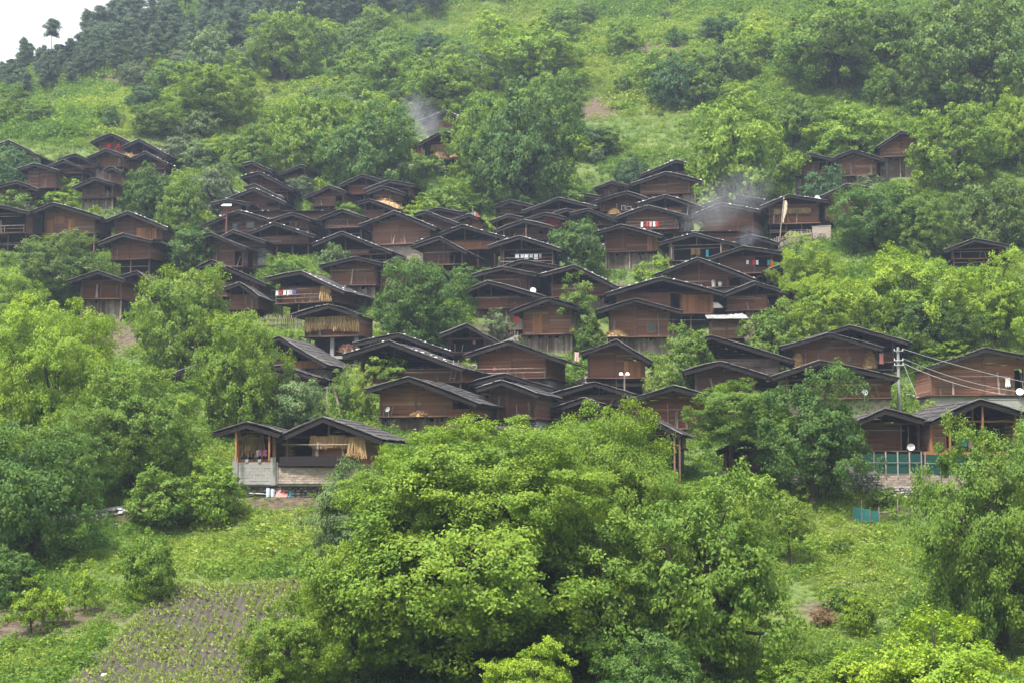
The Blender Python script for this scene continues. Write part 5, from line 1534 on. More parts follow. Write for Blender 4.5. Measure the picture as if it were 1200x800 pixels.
# corn and straw
def strands(seed, n, R, H, wd=.035, droop=.25):
    rng = np.random.RandomState(seed); mb = MB()
    for i in range(n):
        a = rng.rand() * 6.28; q = R * rng.rand() ** .5
        x, y = q * math.cos(a), q * math.sin(a) * .55
        x2, y2 = x * 1.5 + rng.normal() * .05, y * 1.3 - .05 + rng.normal() * .03
        h_ = H * rng.uniform(.65, 1.05)
        mb.bar((x, y, 0), (x2, y2, -h_), wd * rng.uniform(.7, 1.3), wd, rng.rand())
    me = mb.mesh('corn_bundle'); return me
CORN = [strands(i, 34, .17, .85) for i in range(3)]
for c in CORN: c.materials.append(M['corn'])
STRAW = [strands(10 + i, 60, .24, 1.1, .03) for i in range(2)]
for c in STRAW: c.materials.append(M['straw'])
def bundles(key, x0, x1, y, hpx, n, label, group, src=CORN, yy=-.3, jit=.5):
    rnd = random.Random(int(x0 * 3))
    for i in range(n):
        P, s, a = hp(key, x0 + (x1 - x0) * (i + .5) / n, y + rnd.uniform(-jit, jit), yy + rnd.uniform(-.08, .08))
        o = bpy.data.objects.new('corn_bundle' if src is CORN else 'straw_bundle', rnd.choice(src)); COL.objects.link(o)
        o.location = P; k = hpx * s / (.85 if src is CORN else 1.1) * rnd.uniform(.85, 1.15); o.scale = (k * 1.05, k, k); o.rotation_euler = (0, 0, a)
        tag(o, label, 'corn' if src is CORN else 'straw', group)
bundles("granary hung with a fringe", 359, 419, 371.5, 15.5, 17, "golden corn bundle hanging in the fringe of the granary", 'corn fringe of the granary')
bundles("long rows of hanging corn", 908, 950, 245, 6.5, 15, "corn bundle in the row behind the prayer flag", 'corn row behind the prayer flag')
bundles("little store house with corn", 912, 931, 327, 4.5, 8, "corn head in the row of the little store house", 'corn row of the little store house')
bundles("two corn bundles", 404, 412.5, 295, 6.5, 2, "one of two pale corn bundles under the low gable", 'two corn bundles under the low gable')
bundles("blue cloth and straw", 811, 820, 291, 8, 3, "straw bundle beside the sky blue cloth", 'straw bundle beside the sky blue cloth', STRAW)
bundles("hung with hay above", 366, 412, 511, 13, 12, "hay bundle hanging along the front of the lower left house", 'hay hung along the lower left house', STRAW, -.35, 1.5)
bundles("hung with hay above", 418, 425, 512, 24, 3, "long hay bundle at the right corner post of the lower left house", 'long hay at the corner post', STRAW, -.6, 1)
bundles("open verandah hut", 284, 303, 509.5, 22, 6, "hay hanging in the left half of the verandah hut", 'hay in the verandah hut', STRAW, .25, 2)
bundles("colourful washing hung", 384, 389, 337, 18, 2, "straw bundle at the right post of the washing gallery", 'straw at the gallery post', STRAW, -.9, 1)
bundles("lone house with hay", 505, 543, 169, 9, 9, "hay bundle under the eaves of the lone high house", 'hay of the lone high house', STRAW, -.2, 1)

def heap(label, P, rx, ry, h_, m='straw', name='straw_heap', cat='straw heap', n=240, L_=.35, group=None):
    rng = np.random.RandomState(int(abs(P.x * 10 + P.z)))
    mb = MB()
    for i in range(n):
        a = rng.rand() * 6.28; q = rng.rand() ** .5
        x, y = q * math.cos(a), q * math.sin(a); z = h_ * (1 - q * q) * rng.uniform(.75, 1.08)
        d = np.array([rng.normal(), rng.normal(), rng.normal() * .35]); d /= np.linalg.norm(d)
        c = np.array([x * rx, y * ry, z + .02]); mb.bar(c - d * L_ / 2, c + d * L_ / 2, .05, .045, rng.rand())
    k = 12; vs = [(0, 0, h_ * .92)] + [(rx * .6 * math.cos(6.283 * i / k), ry * .6 * math.sin(6.283 * i / k), h_ * .58) for i in range(k)] + [(rx * math.cos(6.283 * i / k), ry * math.sin(6.283 * i / k), -.1) for i in range(k)]
    fs = [(0, 1 + i, 1 + (i + 1) % k) for i in range(k)] + [(1 + i, 1 + k + i, 1 + k + (i + 1) % k, 1 + (i + 1) % k) for i in range(k)]
    mb.add(vs, fs, .4)
    o = mb.build(name, M[m], None, None, P); tag(o, label, cat, group, None)
    return o
for key, x, y, w_, h_, yy, l in (("straw heap on its ledge", 722, 394, 26, 7.5, -.25, "straw heap on the ledge of the house with a hatch"),
                             ("wide log house with dark recess", 494, 487, 24, 4.5, -.25, "straw spread on the ledge of the wide log house"),
                             ("small red brown house with straw", 453, 247, 44, 11, -1.6, "broad straw stack below the small red brown house"),
                             ("below the red lanterns", 144, 185, 26, 9, 2.2, "yellow straw heap right below the red lantern house"),
                             ("lone house with hay", 516, 186, 20, 11, -.2, "straw heap on the floor of the lone high house"),
                             ("lone house with hay", 535, 185.5, 16, 10, -.2, "second straw heap, right, on the floor of the lone high house"),
                             ("straw bales at both ends", 936, 431, 15, 17, -.3, "straw pile at the left end of the house with blue smoke"),
                             ("straw bales at both ends", 1018, 431, 16, 19, -.3, "straw pile at the right end of the house with blue smoke"),
                             ("house with small white windows", 720, 252, 14, 6, -.8, "round straw heap below the house with small windows"),
                             ("orange door and plank base", 672, 391, 8, 8, -.3, "straw sack by the thin tree"),
                             ("hung with hay above", 415, 537, 8, 7, -.8, "hay heap at the right end of the black trough"),
                             ("house with long right slope", 690, 0, 0, 0, 0, "")):
    if not l: continue
    if w_ == 0: continue
    try: P, s, a = hp(key, x, y, yy)
    except KeyError: continue
    heap(l, P, w_ * s / 2, min(.9, w_ * s / 3), h_ * s)
P, s, a = hp("granary hung with a fringe", 412, 413, -.9)
heap("reddish firewood stack at the granary's right foot", P, 22 * s / 2, .8, 8 * s, 'wall', 'firewood_stack', 'firewood', 90, .7)

# black trough balcony and floor of the lower left pair
P, s, a = hp("hung with hay above", 334, 546, -1.35)
T = thing('wooden_trough', "long black wooden trough before the hay hung house", 'trough', P, a)
q = MB(); L_ = 87 * s; q.box(0, L_, 0, .1, .02, 11.5 * s); q.build('front_board', M['dark'], T)
q = MB(); q.box(0, L_, .103, .75, 0, .09); q.build('bottom_board', M['dark'], T)
q = MB(); q.box(0, L_, .755, .85, .02, 11 * s); q.build('back_board', M['dark'], T)
for x in (0, L_): q = MB(); q.box(x - .08, x - .005, .02, .8, .02, 11.2 * s); q.build('end_board', M['dark'], T)

# ------------------------------------------------------------------ walls
def stone_wall(label, pts, hpx, name='stone_wall', thick=.5, sz=.32, cat='stone wall', m='stone'):
    """dry stone wall along ground points given in the photograph: (x, y of its foot)"""
    rnd = random.Random(int(pts[0][0] * 7))
    Ps = [spot(*p) for p in pts]
    T = thing(name, label, cat, Ps[0][0], 0)
    q = MB(); core = MB(); o = Ps[0][0]
    for (A, s1), (B, s2) in zip(Ps, Ps[1:]):
        d = (B - A); d2 = Vector((d.x, d.y, 0)); Ln = d2.length; u = d2.normalized(); nrm = Vector((u.y, -u.x, 0))
        H = hpx * (s1 + s2) / 2
        for lay in range(int(H / (sz * .62)) + 2):
            x = rnd.uniform(0, sz * .5)
            while x < Ln:
                f = x / Ln; w_ = sz * rnd.uniform(.7, 1.5)
                base = A.z + d.z * f - .3
                z = base + lay * sz * .62
                if z < A.z + d.z * f + H:
                    c = A + u * (x + w_ / 2) + nrm * rnd.uniform(-.06, .06) - o
                    q.rock((c.x, c.y, z + sz * .3 - o.z), w_ * .55, .8, rnd.random())
                x += w_
        a0 = A - o - nrm * .15; b0 = B - o - nrm * .15; a1 = a0 - nrm * thick; b1 = b0 - nrm * thick
        core.hexa([(a0.x, a0.y, a0.z - .6), (b0.x, b0.y, b0.z - .6), (b1.x, b1.y, b1.z - .6), (a1.x, a1.y, a1.z - .6),
                   (a0.x, a0.y, a0.z + H), (b0.x, b0.y, b0.z + H), (b1.x, b1.y, b1.z + H), (a1.x, a1.y, a1.z + H)])
    core.build('wall_core', M['cement'], T); q.build('stones', M[m], T, 'stuff')
    return T
stone_wall("long rubble stone wall below the pale brick wall, lower left", [(272, 581), (330, 581), (385, 580), (425, 579)], 16, sz=.34)
stone_wall("rubble wall in the shade under the large dark right tree", [(930, 582), (985, 580), (1030, 578)], 26)
stone_wall("rubble foot wall under the green nets, right", [(1020, 583), (1070, 581), (1130, 579)], 12, sz=.3)
stone_wall("steep stone wall left of the compact house on stilts", [(673, 458), (695, 456)], 30, sz=.34)
stone_wall("stone wall patch below the red bag fence, centre", [(583, 402), (606, 401)], 24, sz=.34)
stone_wall("pile of stones right of the power pole", [(1062, 462), (1085, 459)], 16, sz=.4)
stone_wall("dark rock ledge along the upper edge of the left meadow", [(52, 616), (85, 611), (118, 606), (160, 598)], 9, sz=.5)
stone_wall("stone wall under the bench hut", [(845, 566), (880, 566)], 14, sz=.34)

for i in range(26):
    h_ = HOUSES[(i * 37 + 5) % len(HOUSES)]
    if h_[1] < 20 or h_[1] > 1120 or (350 < h_[1] < 460 and h_[3] > 520) or h_[3] > 500: continue
    y = h_[3] + 17; x = h_[1]
    stone_wall("rough stone terrace wall between village houses", [(x - 34, y + 1), (x + 8, y), (x + 40, y + 2)], 9, sz=.3)['group'] = 'terrace walls between village houses'

def fence(label, pts, hpx, every=.22, name='stake_fence'):
    rnd = random.Random(int(pts[0][0])); Ps = [spot(*p) for p in pts]
    T = thing(name, label, 'fence', Ps[0][0], 0); o = Ps[0][0]
    q = MB(); 
    for (A, s1), (B, s2) in zip(Ps, Ps[1:]):
        d = B - A; n = max(2, int(Vector((d.x, d.y, 0)).length / every)); H = hpx * s1
        for i in range(n):
            p = A + d * (i / n) - o
            h_ = H * rnd.uniform(.8, 1.12); dx = rnd.uniform(-.06, .06)
            q.bar((p.x, p.y, p.z - .4), (p.x + dx, p.y, p.z + h_), rnd.uniform(.09, .17), .06, rnd.random(), (0, 1, 0))
        for f in (.35, .75):
            r_ = MB(); a_ = A - o + Vector((0, -.07, H * f)); b_ = B - o + Vector((0, -.07, H * f)); r_.bar(a_, b_, .07, .05); r_.build('rail', M['old'], T)
    q.build('stakes', M['old'], T, 'stuff')
fence("grey stake fence below the washing gallery, left of centre", [(306, 387), (330, 386), (356, 385)], 16)
fence("pale stake fence under the orange panel house", [(694, 331), (720, 330), (748, 330)], 15, .2)
fence("long grey stake fence below the hanging corn house", [(893, 291), (925, 290), (954, 289)], 19, .18)
fence("stake fence hung with the red bag, centre", [(566, 388), (590, 387), (612, 386)], 19, .25)
fence("rough fence right of the compact house on stilts", [(755, 462), (775, 460), (795, 458)], 12, .35)
fence("low fence beside the yellow bush, right of the compact house", [(764, 447), (790, 444)], 12, .3)
fence("thin stakes at the back of the right meadow", [(1012, 612), (1050, 608), (1085, 604)], 13, .8)

def slab_wall(label, x0, x1, y0, y1, name, m, bricks=False, thick=.25):
    A, s1 = spot(x0, y1); B, s2 = spot(x1, y1); d = B - A; Ln = math.hypot(d.x, d.y); a = math.atan2(d.y, d.x)
    T = thing(name, label, 'wall', A, a)
    H = (y1 - y0) * s1
    if bricks:
        q = MB(); brick_rows(q, 0, Ln, -.02, .12, -.4, H, random.Random(3), .4, .18); q.build('bricks', M[m], T, 'stuff')
        q = MB(); q.box(.01, Ln - .01, .10, thick + .1, -.5, H - .01); q.build('wall_core', M['cement'], T)
    else:
        q = MB(); q.box(0, Ln, 0, thick, -.6, H); q.build('wall_panel', M[m], T)
        q = MB(); q.box(-.05, Ln + .05, -.04, thick + .04, H + .003, H + .09); q.build('coping', M['cement'], T)
    return T, A, s1
slab_wall("beige wall panel right of the long grey fence", 952, 974, 266, 281, 'rendered_wall', 'brick')
slab_wall("pale grey concrete wall at the right edge below the large dish", 1160, 1215, 468, 485, 'concrete_wall', 'concrete')

# walls in front of the lower left pair
P, s, a = hp("open verandah hut", 277, 541, -.75)
T = thing('concrete_wall', "pale grey concrete wall under the verandah hut", 'wall', P, a)
q = MB(); Lc = 52 * s; brick_rows(q, 0, Lc, 0, .2, -26 * s, -.03, random.Random(5), .48, .25, .006); q.build('blocks', M['concrete'], T, 'stuff')
q = MB(); q.box(.02, Lc - .02, .13, .4, -28 * s, -.05); q.build('wall_core', M['cement'], T)
for x in (.0, 45 * s): q = MB(); q.box(x - .12, x + .30, -.10, -.003, -27 * s, .35); q.build('pillar', M['cement'], T)
for x in (15 * s, 30 * s): q = MB(); q.box(x - .12, x + .12, -.06, .2, -.025, .22); q.build('pillar_stub', M['concrete'], T)
P, s, a = hp("hung with hay above", 331, 547, -1.15)
T = thing('brick_wall', "long pale brick wall under the hay hung house", 'wall', P, a + .06)
q = MB(); brick_rows(q, 0, 96 * s, 0, .14, -19 * s, -.01, random.Random(9), .40, .17); q.build('bricks', M['brick'], T, 'stuff')
q = MB(); q.box(.02, 96 * s - .02, .12, .4, -22 * s, -.03); q.build('wall_core', M['cement'], T)
# boards leaning on the rubble wall
def leaning(label, x, y, wpx, hpx, c, name, cat, rz=0.0):
    P, s = spot(x, y); P.y -= .5
    q = MB(); w_, h_ = wpx * s / 2, hpx * s
    q.hexa([(-w_, 0, -.05), (w_, 0, -.05), (w_, .06, -.05), (-w_, .06, -.05), (-w_ * .9 + .2, .45, h_), (w_ * .9 + .3, .45, h_), (w_ * .9 + .3, .51, h_), (-w_ * .9 + .2, .51, h_)], .5)
    o = q.build(name, cloth(c, CL[c]), None, None, P); o.rotation_euler = (0, 0, rz); tag(o, label, cat)
leaning("pink board leaning on the rubble wall, lower left", 330, 580, 14, 11, 'coral', 'leaning_board', 'board')
def barrel(label, x, y, wpx, hpx, c, name='plastic_barrel'):
    P, s = spot(x, y); P.y -= .3; R = wpx * s / 2; H = hpx * s
    T = thing(name, label, 'barrel', P, 0); q = MB(); q.tube([(0, 0, -.05), (0, 0, H * .25), (0, 0, H * .5), (0, 0, H * .75), (0, 0, H)], [R * .9, R, R * .96, R, R * .9], 12); q.build('barrel_body', cloth(c, CL[c]), T)
    q = MB(); q.tube([(0, 0, H + .003), (0, 0, H + .05)], [R * .85, R * .85], 12); q.build('lid', cloth(c, CL[c]), T)
barrel("dull blue barrel left of the pink leaning board", 315, 580, 5, 9, 'pale')
barrel("second blue barrel touching the pink leaning board", 320.5, 580, 5, 8, 'pale')
barrel("teal barrel right of the pink leaning board", 341, 580, 4, 6, 'teal')
barrel("dark blue barrel half hidden by the leafy trees, left of centre", 262, 392, 8, 10, 'blue')
# planks lying on the slope and white rubbish
for i, (x, y) in enumerate(((303, 577), (302, 580))):
    P, s = spot(x, y); q = MB(); q.box(-.55, .55, -.1, .1, 0, .05); o = q.build('loose_plank', M['verge'], None, None, P + Vector((0, -.6, .1 + .05 * i))); o.rotation_euler = (.3, .05, .3)
    tag(o, ["upper loose plank left of the blue barrels", "lower loose plank left of the blue barrels"][i], 'plank')
P, s = spot(150, 601); q = MB(); rr = random.Random(4)
for i in range(16): q.rock((rr.uniform(-.7, .7), rr.uniform(-.3, .3), rr.uniform(0, .35)), rr.uniform(.12, .3), .8)
tag(q.build('rubbish_heap', M['white'], None, None, P), "white rubbish heap at the end of the dark ledge", 'rubbish')
for i, (x, y, l) in enumerate(((68, 622, "white stone below the dark ledge, left meadow"), (122, 733 + 60, "pale stone at the bottom of the ploughed field"), (135, 615, "pale stone right on the left meadow edge"))):
    P, s = spot(x, y); q = MB(); q.rock((0, 0, .1), .22, .8); tag(q.build('field_stone', M['rstone'], None, None, P), l, 'stone')

# ------------------------------------------------------------------ green nets and floor of the lower right pair
def net_panels(key, x0, x1, y0, y1, n, yy, label):
    P, s, a = hp(key, x0, y1, yy)
    T = thing('net_screen', label, 'screen', P, a)
    Ln = (x1 - x0) * s; H = (y1 - y0) * s
    for i in range(n):
        q = MB(); x = Ln * i / n
        q.box(x + .06, x + Ln / n - .06, .02 + .03 * (i % 2), .05 + .03 * (i % 2), .05, H - .05); q.build('net_panel', cloth('green', CL['green']), T)
    for i in range(n + 1):
        q = MB(); x = Ln * i / n; q.box(x - .05, x + .05, -.03, .1, -.3, H + .12); q.build('net_post', M['polec'] if i % 2 else M['old'], T)
    q = MB(); q.bar((0, -.045, H * .55), (Ln, -.045, H * .55), .03); q.build('rail', M['metal'], T)
net_panels("green netted base", 1008, 1076, 531, 555, 5, -1.0, "dark green net screen under the white dish, lower right")
net_panels("open timber gable", 1074, 1148, 532, 556, 4, -1.3, "dark green net screen under the orange timber gable")
P, s, a = hp("open timber gable", 1073, 531, -1.25); q = MB(); q.box(0, 118 * s, 0, .18, -.1, .12)
o = q.build('floor_beam', M['orange'], None, None, P); o.rotation_euler = (0, 0, a); tag(o, "long orange floor beam above the green net screens", 'beam')
for key, x0, x1, l in (("green netted base", 1000, 1072, "pale brick wall left under the green nets"), ("open timber gable", 1072, 1150, "pale brick wall right under the green nets")):
    P, s, a = hp(key, x0, 556, -.98 if 'netted' in key else -1.28); T = thing('brick_wall', l, 'wall', P, a); q = MB(); brick_rows(q, 0, (x1 - x0) * s, 0, .16, -17 * s, 0, random.Random(2), .42, .19); q.build('bricks', M['brick'], T, 'stuff')
    q = MB(); q.box(.02, (x1 - x0) * s - .02, .14, .6, -22 * s, -.02); q.build('wall_core', M['cement'], T)
P, s = spot(1000, 612); T = thing('garden_net', "teal garden net on stakes behind the right meadow", 'net', P, 0)
CL['net'] = (0.02, 0.13, 0.12)
for i in range(3):
    q = MB(); q.box(i * 1.3 * .5 + .03, (i + 1) * 1.3 * .5 - .03, 0, .03, .05, 1.15 - .12 * i); q.build('net_panel', cloth('net', CL['net']), T)
for i in range(4): q = MB(); q.box(i * .65 - .03, i * .65 + .03, -.02, .05, -.3, 1.75 if i == 1 else 1.2); q.build('stake', M['old'], T)
for x, y, h_, l in ((1112, 599, 14, "bare post at the right end of the meadow"), (1052, 606, 22, "thin post by the crop bush, right meadow")):
    P, s = spot(x, y); q = MB(); q.tube([(0, 0, -.4), (.02, 0, h_ * s)], [.05, .04], 6); tag(q.build('garden_post', M['old'], None, None, P), l, 'post')

# ------------------------------------------------------------------ poles, wires, flags
def pole(label, x, yb, yt, name, m, r=.08, key=None, lean=0.0):
    P, s = spot(x, yb)
    T = thing(name, label, 'pole', P, 0); H = (yb - yt) * s
    q = MB(); q.tube([(0, 0, -.6), (lean * H * .5, 0, H * .5), (lean * H, 0, H)], [r * 1.2, r, r * .8], 8); q.build('shaft', M[m], T)
    return T, P, s, H
T, P, s, H = pole("pale concrete power pole carrying cables, right", 1054, 484, 404, 'power_pole', 'polec', .16)
for zz in (.94, .80, .73):
    q = MB(); q.box(-.45, .45, -.22, -.14, H * zz - .04, H * zz + .04); c_ = q.build('cross_arm', M['metal'], T)
    for x in (-.4, .4): k = MB(); k.tube([(x, -.18, H * zz + .041), (x, -.18, H * zz + .2)], [.05, .03], 6); k.build('insulator', M['white'], c_)
top = P + Vector((0, -.18, 0))
def wire(label, A, B, sag=.4, r=.022):
    pts = [A * (1 - i / 10) + B * (i / 10) - Vector((0, 0, sag * 4 * (i / 10) * (1 - i / 10))) for i in range(11)]
    line_(label, pts, r, 'power_cable', 'metal', 'cable', 'cables of the right power pole')
def at_depth(px, py, Y):
    r = ray(px, py); return r * (Y / r.y)
wire("topmost cable running right from the power pole", top + Vector((.4, 0, H * .94 + .2)), at_depth(1290, 464, P.y - 4))
wire("second cable running right from the power pole", top + Vector((.4, 0, H * .8 + .2)), at_depth(1190, 458, P.y - 2))
wire("third cable, lowest, running right from the power pole", top + Vector((.4, 0, H * .73 + .2)), at_depth(1178, 462, P.y - 1.5))
wire("short cable dropping from the power pole to the stones", top + Vector((.4, 0, H * .78)), at_depth(1074, 462, P.y - 1), .1)
T, P, s, H = pole("street lamp with two white heads before the compact house", 732, 478, 428, 'street_lamp', 'old', .09)
T['category'] = 'street lamp'
q = MB(); q.bar((-.35, 0, H - .1), (.35, 0, H - .1), .06); q.build('cross_arm', M['metal'], T)
for x in (-.33, .3): q = MB(); q.hexa([(x - .2, -.3, H - .06), (x + .2, -.3, H - .06), (x + .2, .1, H + .06), (x - .2, .1, H + .06), (x - .14, -.22, H + .12), (x + .14, -.22, H + .12), (x + .14, .05, H + .22), (x - .14, .05, H + .22)]); q.build('lamp_head', M['white'], T)
T, P, s, H = pole("red brown pole topped by a white solar panel, left centre", 265, 288, 236, 'solar_lamp', 'rust', .13)
q = MB(); q.hexa([(-.7, -.5, H - .05), (.7, -.5, H - .05), (.6, .5, H + .35), (-.6, .5, H + .35), (-.7, -.5, H + .02), (.7, -.5, H + .02), (.6, .5, H + .42), (-.6, .5, H + .42)]); q.build('solar_panel', M['white'], T)
q = MB(); q.bar((0, 0, H * .72), (-.8, -.1, H * .78), .08); a_ = q.build('lamp_arm', M['rust'], T)
q = MB(); q.box(-1.0, -.7, -.22, .02, H * .77, H * .8); q.build('lamp_head', M['white'], a_)
T, P, s, H = pole("white flag pole with a red flag, above centre", 556.5, 270, 240, 'flag_pole', 'white', .06)
q = MB()
for i in range(4):
    x0, x1 = .07 + i * .17, .07 + (i + 1) * .17; ya, yb_ = .05 * math.sin(i * 1.6), .05 * math.sin((i + 1) * 1.6); d0, d1 = -.14 * i, -.14 * (i + 1)
    q.hexa([(x0, ya, H - 1.15 + d0), (x1, yb_, H - 1.2 + d1), (x1, yb_ + .02, H - 1.2 + d1), (x0, ya + .02, H - 1.15 + d0), (x0, ya, H - .1 + d0), (x1, yb_, H - .15 + d1), (x1, yb_ + .02, H - .15 + d1), (x0, ya + .02, H - .1 + d0)], .5)
q.build('flag', cloth('red', CL['red']), T)
pole("second white pole left of the red flag", 553, 268, 244, 'flag_pole', 'white', .05)
T, P, s, H = pole("thin aerial mast behind the flag poles", 554, 262, 222, 'aerial_mast', 'metal', .035)
for zz in (.55, .8): q = MB(); q.bar((-.7, 0, H * zz), (.7, 0, H * zz), .04); q.build('aerial_rod', M['metal'], T)
pole("bare aerial mast left of the flag poles", 546, 262, 231, 'aerial_mast', 'metal', .045)
T, P, s, H = pole("leaning prayer flag pole before the hanging corn", 911, 284, 214, 'flag_pole', 'old', .07, lean=.12)
q = MB()
for i in range(5):
    z1, z0 = H * (.98 - .075 * i), H * (.98 - .075 * (i + 1)); x0 = .12 * H * (.98 - .075 * i) + .08
    w1, w0 = .15 + .09 * math.sin(i * .9), .15 + .09 * math.sin((i + 1) * .9)
    q.hexa([(x0, -.02, z0), (x0 + w0 * 2, .05 * math.sin(i), z0), (x0 + w0 * 2, .05 * math.sin(i) + .03, z0), (x0, .01, z0), (x0, -.02, z1), (x0 + w1 * 2, .02, z1), (x0 + w1 * 2, .05, z1), (x0, .01, z1)], .3 + .1 * i)
q.build('flag', cloth('cream', CL['cream']), T)
q = MB(); q.tube([(.12 * H, 0, H), (.12 * H, 0, H + .35)], [.14, .04], 6); q.build('finial', M['straw'], T)
T, P, s, H = pole("post bearing a red loudspeaker in the dark shrub, upper right", 961, 254, 207, 'speaker_post', 'old', .05)
T['category'] = 'loudspeaker'
for sx in (1, -.4):
    q = MB(); q.tube([(0, -.1, H), (.35 * sx, -.25, H + .05), (.75 * sx, -.4, H + .1)], [.08, .14, .36], 9); q.build('horn', cloth('orange', (0.62, 0.10, 0.05)), T)
pole("pale leaning pole before the dark wide house, upper right", 800, 270, 218, 'leaning_pole', 'old', .08, lean=.14)
pole("upright pole left of the wide brown gable, upper right", 747, 250, 212, 'wooden_post', 'old', .08)
pole("post at the left end of the long stony roof", 779, 300, 264, 'wooden_post', 'verge', .09)
pole("left upright of the leaning pole pair, left of centre", 383, 495, 452, 'wooden_post', 'old', .07)
T, P, s, H = pole("slanting right pole of the leaning pair, left of centre", 402, 492, 453, 'leaning_pole', 'old', .11, lean=-.3)
q = MB(); q.bar((-.3 * H - .9, 0, H - .1), (-.3 * H + .3, 0, H + .12), .09); q.build('cross_arm', M['old'], T)
pole("white post at the left edge above the village", 5, 156, 147, 'boundary_post', 'white', .12)
pole("thin bare pole by the weathered board house, right of centre", 899, 444, 395, 'wooden_post', 'old', .05)
P, s, a = hp("long dark gabled house with a ladder", 529, 447, -.45)
T = thing('wooden_ladder', "wooden ladder leaning on the long dark gabled house", 'ladder', P, a)
for x in (0, .5): q = MB(); q.bar((x, 0, 0), (x + .35, .3, 2.0), .06); q.build('side_rail', M['old'], T)
for i in range(5): f = (i + .7) / 6; q = MB(); q.bar((.36 * f + .03, .3 * f, 2 * f), (.46 + .36 * f, .3 * f, 2 * f), .04); q.build('rung', M['old'], T)

# person on the washing gallery
def person(label, P, H, rz, shirt, trouser, pose=0):
    """one continuous skinned body: standing, arms hanging a little bent"""
    me = bpy.data.meshes.new('person')
    k = H / 1.65
    J = [(0, 0, .92), (0, 0, 1.12), (0, 0, 1.34), (0, -.01, 1.44), (0, -.02, 1.50), (0, -.03, 1.60),
         (.09, 0, .88), (.10, -.02, .48), (.10, .0, .09), (.10, -.13, .04), (-.09, 0, .88), (-.11, .02, .48), (-.11, .03, .09), (-.11, -.10, .04),
         (.17, 0, 1.36), (.23, .02, 1.09), (.21, -.12, .88), (-.17, 0, 1.36), (-.23, .02, 1.09), (-.20, -.14, .90)]
    E = [(0, 1), (1, 2), (2, 3), (3, 4), (4, 5), (0, 6), (6, 7), (7, 8), (8, 9), (0, 10), (10, 11), (11, 12), (12, 13), (2, 14), (14, 15), (15, 16), (2, 17), (17, 18), (18, 19)]
    Rr = [.13, .12, .14, .06, .055, .09, .085, .06, .045, .035, .085, .06, .045, .035, .06, .045, .032, .06, .045, .032]
    me.from_pydata([(x * k, y * k, z * k) for x, y, z in J], E, [])
    o = bpy.data.objects.new('person', me); COL.objects.link(o)
    md = o.modifiers.new('skin', 'SKIN')
    for i, r_ in enumerate(Rr):
        me.skin_vertices[0].data[i].radius = (r_ * k, r_ * k * .8)
    me.skin_vertices[0].data[0].use_root = True
    s2 = o.modifiers.new('sub', 'SUBSURF'); s2.levels = 1; s2.render_levels = 1
    m_ = bpy.data.materials.new('clothed_figure'); m_.use_nodes = True
    t = m_.node_tree; bsn = t.nodes["Principled BSDF"]; bsn.inputs["Roughness"].default_value = .9
    tc = t.nodes.new("ShaderNodeTexCoord"); sx = t.nodes.new("ShaderNodeSeparateXYZ"); t.links.new(tc.outputs["Object"], sx.inputs[0])
    cr = t.nodes.new("ShaderNodeValToRGB"); cr.color_ramp.interpolation = 'CONSTANT'; dv = t.nodes.new("ShaderNodeMath"); dv.operation = 'DIVIDE'; dv.inputs[1].default_value = H * 1.05
    t.links.new(sx.outputs[2], dv.inputs[0]); t.links.new(dv.outputs[0], cr.inputs[0]); t.links.new(cr.outputs[0], bsn.inputs[0])
    e = cr.color_ramp.elements; e[0].color = (*CL[trouser], 1); e[0].position = 0
    e[1].position = .53; e[1].color = (*CL[shirt], 1)
    q = e.new(.845); q.color = (.42, .24, .17, 1); q = e.new(.925); q.color = (.02, .016, .014, 1)
    me.materials.append(m_)
    o.location = P; o.rotation_euler = (0, 0, rz)
    return tag(o, label, 'person')
P, s, a = hp(WASH, 326, 355, -.62); person("person in light top standing at the left end of the washing gallery", P, 15.5 * s, .2, 'cream', 'dark')
P, s, a = hp("balcony poles and lived in gallery", 531 + 0, 443, -.6)
P, s, a = hp("balcony poles and lived in gallery", 581, 443, -.5); person("person in coral top on the front centre gallery between grey boards", P, 15 * s, 0, 'coral', 'dark')

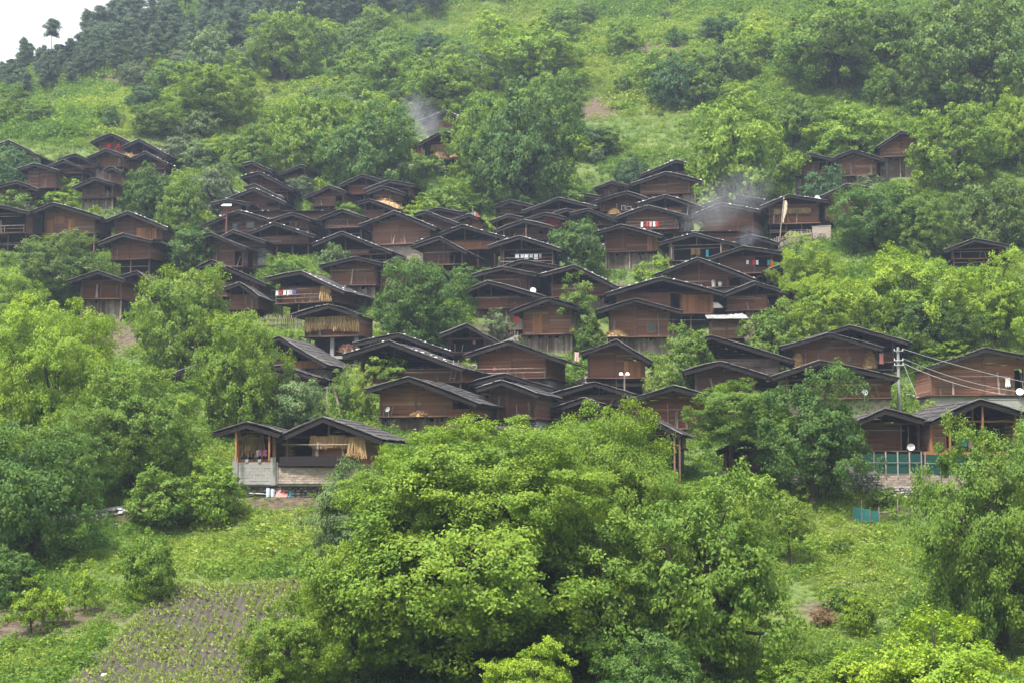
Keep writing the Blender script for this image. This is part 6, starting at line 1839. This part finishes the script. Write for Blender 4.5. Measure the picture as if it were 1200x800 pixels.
# ------------------------------------------------------------------ smoke
def smoke(label, pts, dens, colr=(.60, .70, .95)):
    """wisps rising from hearths through the shingles: soft volumes following a bent path"""
    Ps = [at_depth(px, py, Y) for (px, py, Y, r) in pts]
    c = Ps[0]
    T = bpy.data.objects.new('smoke', None); COL.objects.link(T); T.location = c; T['kind'] = 'stuff'; T['label'] = label
    bm = bmesh.new(); bmesh.ops.create_icosphere(bm, subdivisions=3, radius=1.0); sm_ = bpy.data.meshes.new('smoke_puff'); bm.to_mesh(sm_); bm.free()
    m_ = bpy.data.materials.new("smoke"); m_.use_nodes = True; t = m_.node_tree; N = t.nodes; L = t.links
    N.remove(N["Principled BSDF"]); pv = N.new("ShaderNodeVolumePrincipled"); pv.inputs["Color"].default_value = (*colr, 1); pv.inputs["Anisotropy"].default_value = .2
    tc = N.new("ShaderNodeTexCoord"); nz = N.new("ShaderNodeTexNoise"); nz.inputs["Scale"].default_value = 1.3; nz.inputs["Detail"].default_value = 4; nz.inputs["Distortion"].default_value = 1.2
    L.new(tc.outputs["Object"], nz.inputs[0])
    gr_ = N.new("ShaderNodeTexGradient"); gr_.gradient_type = 'SPHERICAL'; L.new(tc.outputs["Object"], gr_.inputs[0])
    mr = N.new("ShaderNodeMapRange"); mr.inputs[1].default_value = .44; mr.inputs[2].default_value = .75; mr.inputs[4].default_value = dens
    L.new(nz.outputs[0], mr.inputs[0])
    mu = N.new("ShaderNodeMath"); mu.operation = 'MULTIPLY'; L.new(mr.outputs[0], mu.inputs[0]); L.new(gr_.outputs["Fac"], mu.inputs[1])
    L.new(mu.outputs[0], pv.inputs["Density"]); L.new(pv.outputs[0], N["Material Output"].inputs["Volume"])
    sm_.materials.append(m_)
    for i in range(len(Ps) - 1):
        n = 2
        for k in range(n):
            f = k / n; p = Ps[i] * (1 - f) + Ps[i + 1] * f; r_ = pts[i][3] * (1 - f) + pts[i + 1][3] * f
            o = child('smoke_puff', sm_, T, p - c, (r_ * 1.2, r_ * .9, r_ * 1.0), i * 1.3 + k); o['kind'] = 'stuff'

HY = hfind("pale verged house wrapped")[0].location.y
smoke("blue smoke drifting before the pale verged house, upper right", [(800, 269, HY - 6, .8), (806, 262, HY - 5, 1.7), (816, 256, HY - 4, 2.6), (830, 246, HY - 3.5, 3.6), (848, 236, HY - 3, 4.4), (868, 226, HY - 3, 4.6), (890, 214, HY - 3, 4.0)], .065, (.95, .97, 1.0))
HY = hfind("low house right of the long stony roof")[0].location.y
smoke("blue smoke rising by the low house right of the stony roof", [(866, 291, HY - 3, .6), (871, 284, HY - 2.5, 1.4), (878, 276, HY - 2, 1.7), (888, 268, HY - 2, 1.2)], .2, (.8, .87, 1.0))
HY = hfind("lone house with hay")[0].location.y
smoke("white blue smoke rising behind the lone high house", [(503, 162, HY + 7, .9), (499, 155, HY + 7, 2.4), (496, 143, HY + 8, 4.0), (492, 131, HY + 8, 3.6), (486, 122, HY + 8, 2.5), (480, 112, HY + 8, 2.0)], .09, (.95, .97, 1.0))
HY = hfind("straw bales at both ends")[0].location.y
smoke("faint blue smoke before the house with straw bales", [(966, 412, HY - .9, .4), (971, 404, HY - .8, .8), (976, 397, HY - .8, .5)], .3)

# ------------------------------------------------------------------ haze between the viewer and the far hill
hz = MB(); hz.box(-470, 470, -450, 620, float(ZZ.min()) - 2, float(max(ZZ.max(), 0)) + 30)
o = hz.build('haze', M['black'], None, 'stuff'); o.data.materials.clear()
hm = bpy.data.materials.new("haze"); hm.use_nodes = True; t = hm.node_tree
t.nodes.remove(t.nodes["Principled BSDF"]); pv = t.nodes.new("ShaderNodeVolumePrincipled")
pv.inputs["Color"].default_value = (.58, .68, .90, 1); pv.inputs["Density"].default_value = .00025; pv.inputs["Anisotropy"].default_value = .1
t.links.new(pv.outputs[0], t.nodes["Material Output"].inputs["Volume"])
o.data.materials.append(hm)
print("OBJECTS:", len(bpy.data.objects), "hill z", ZZ.min(), ZZ.max())
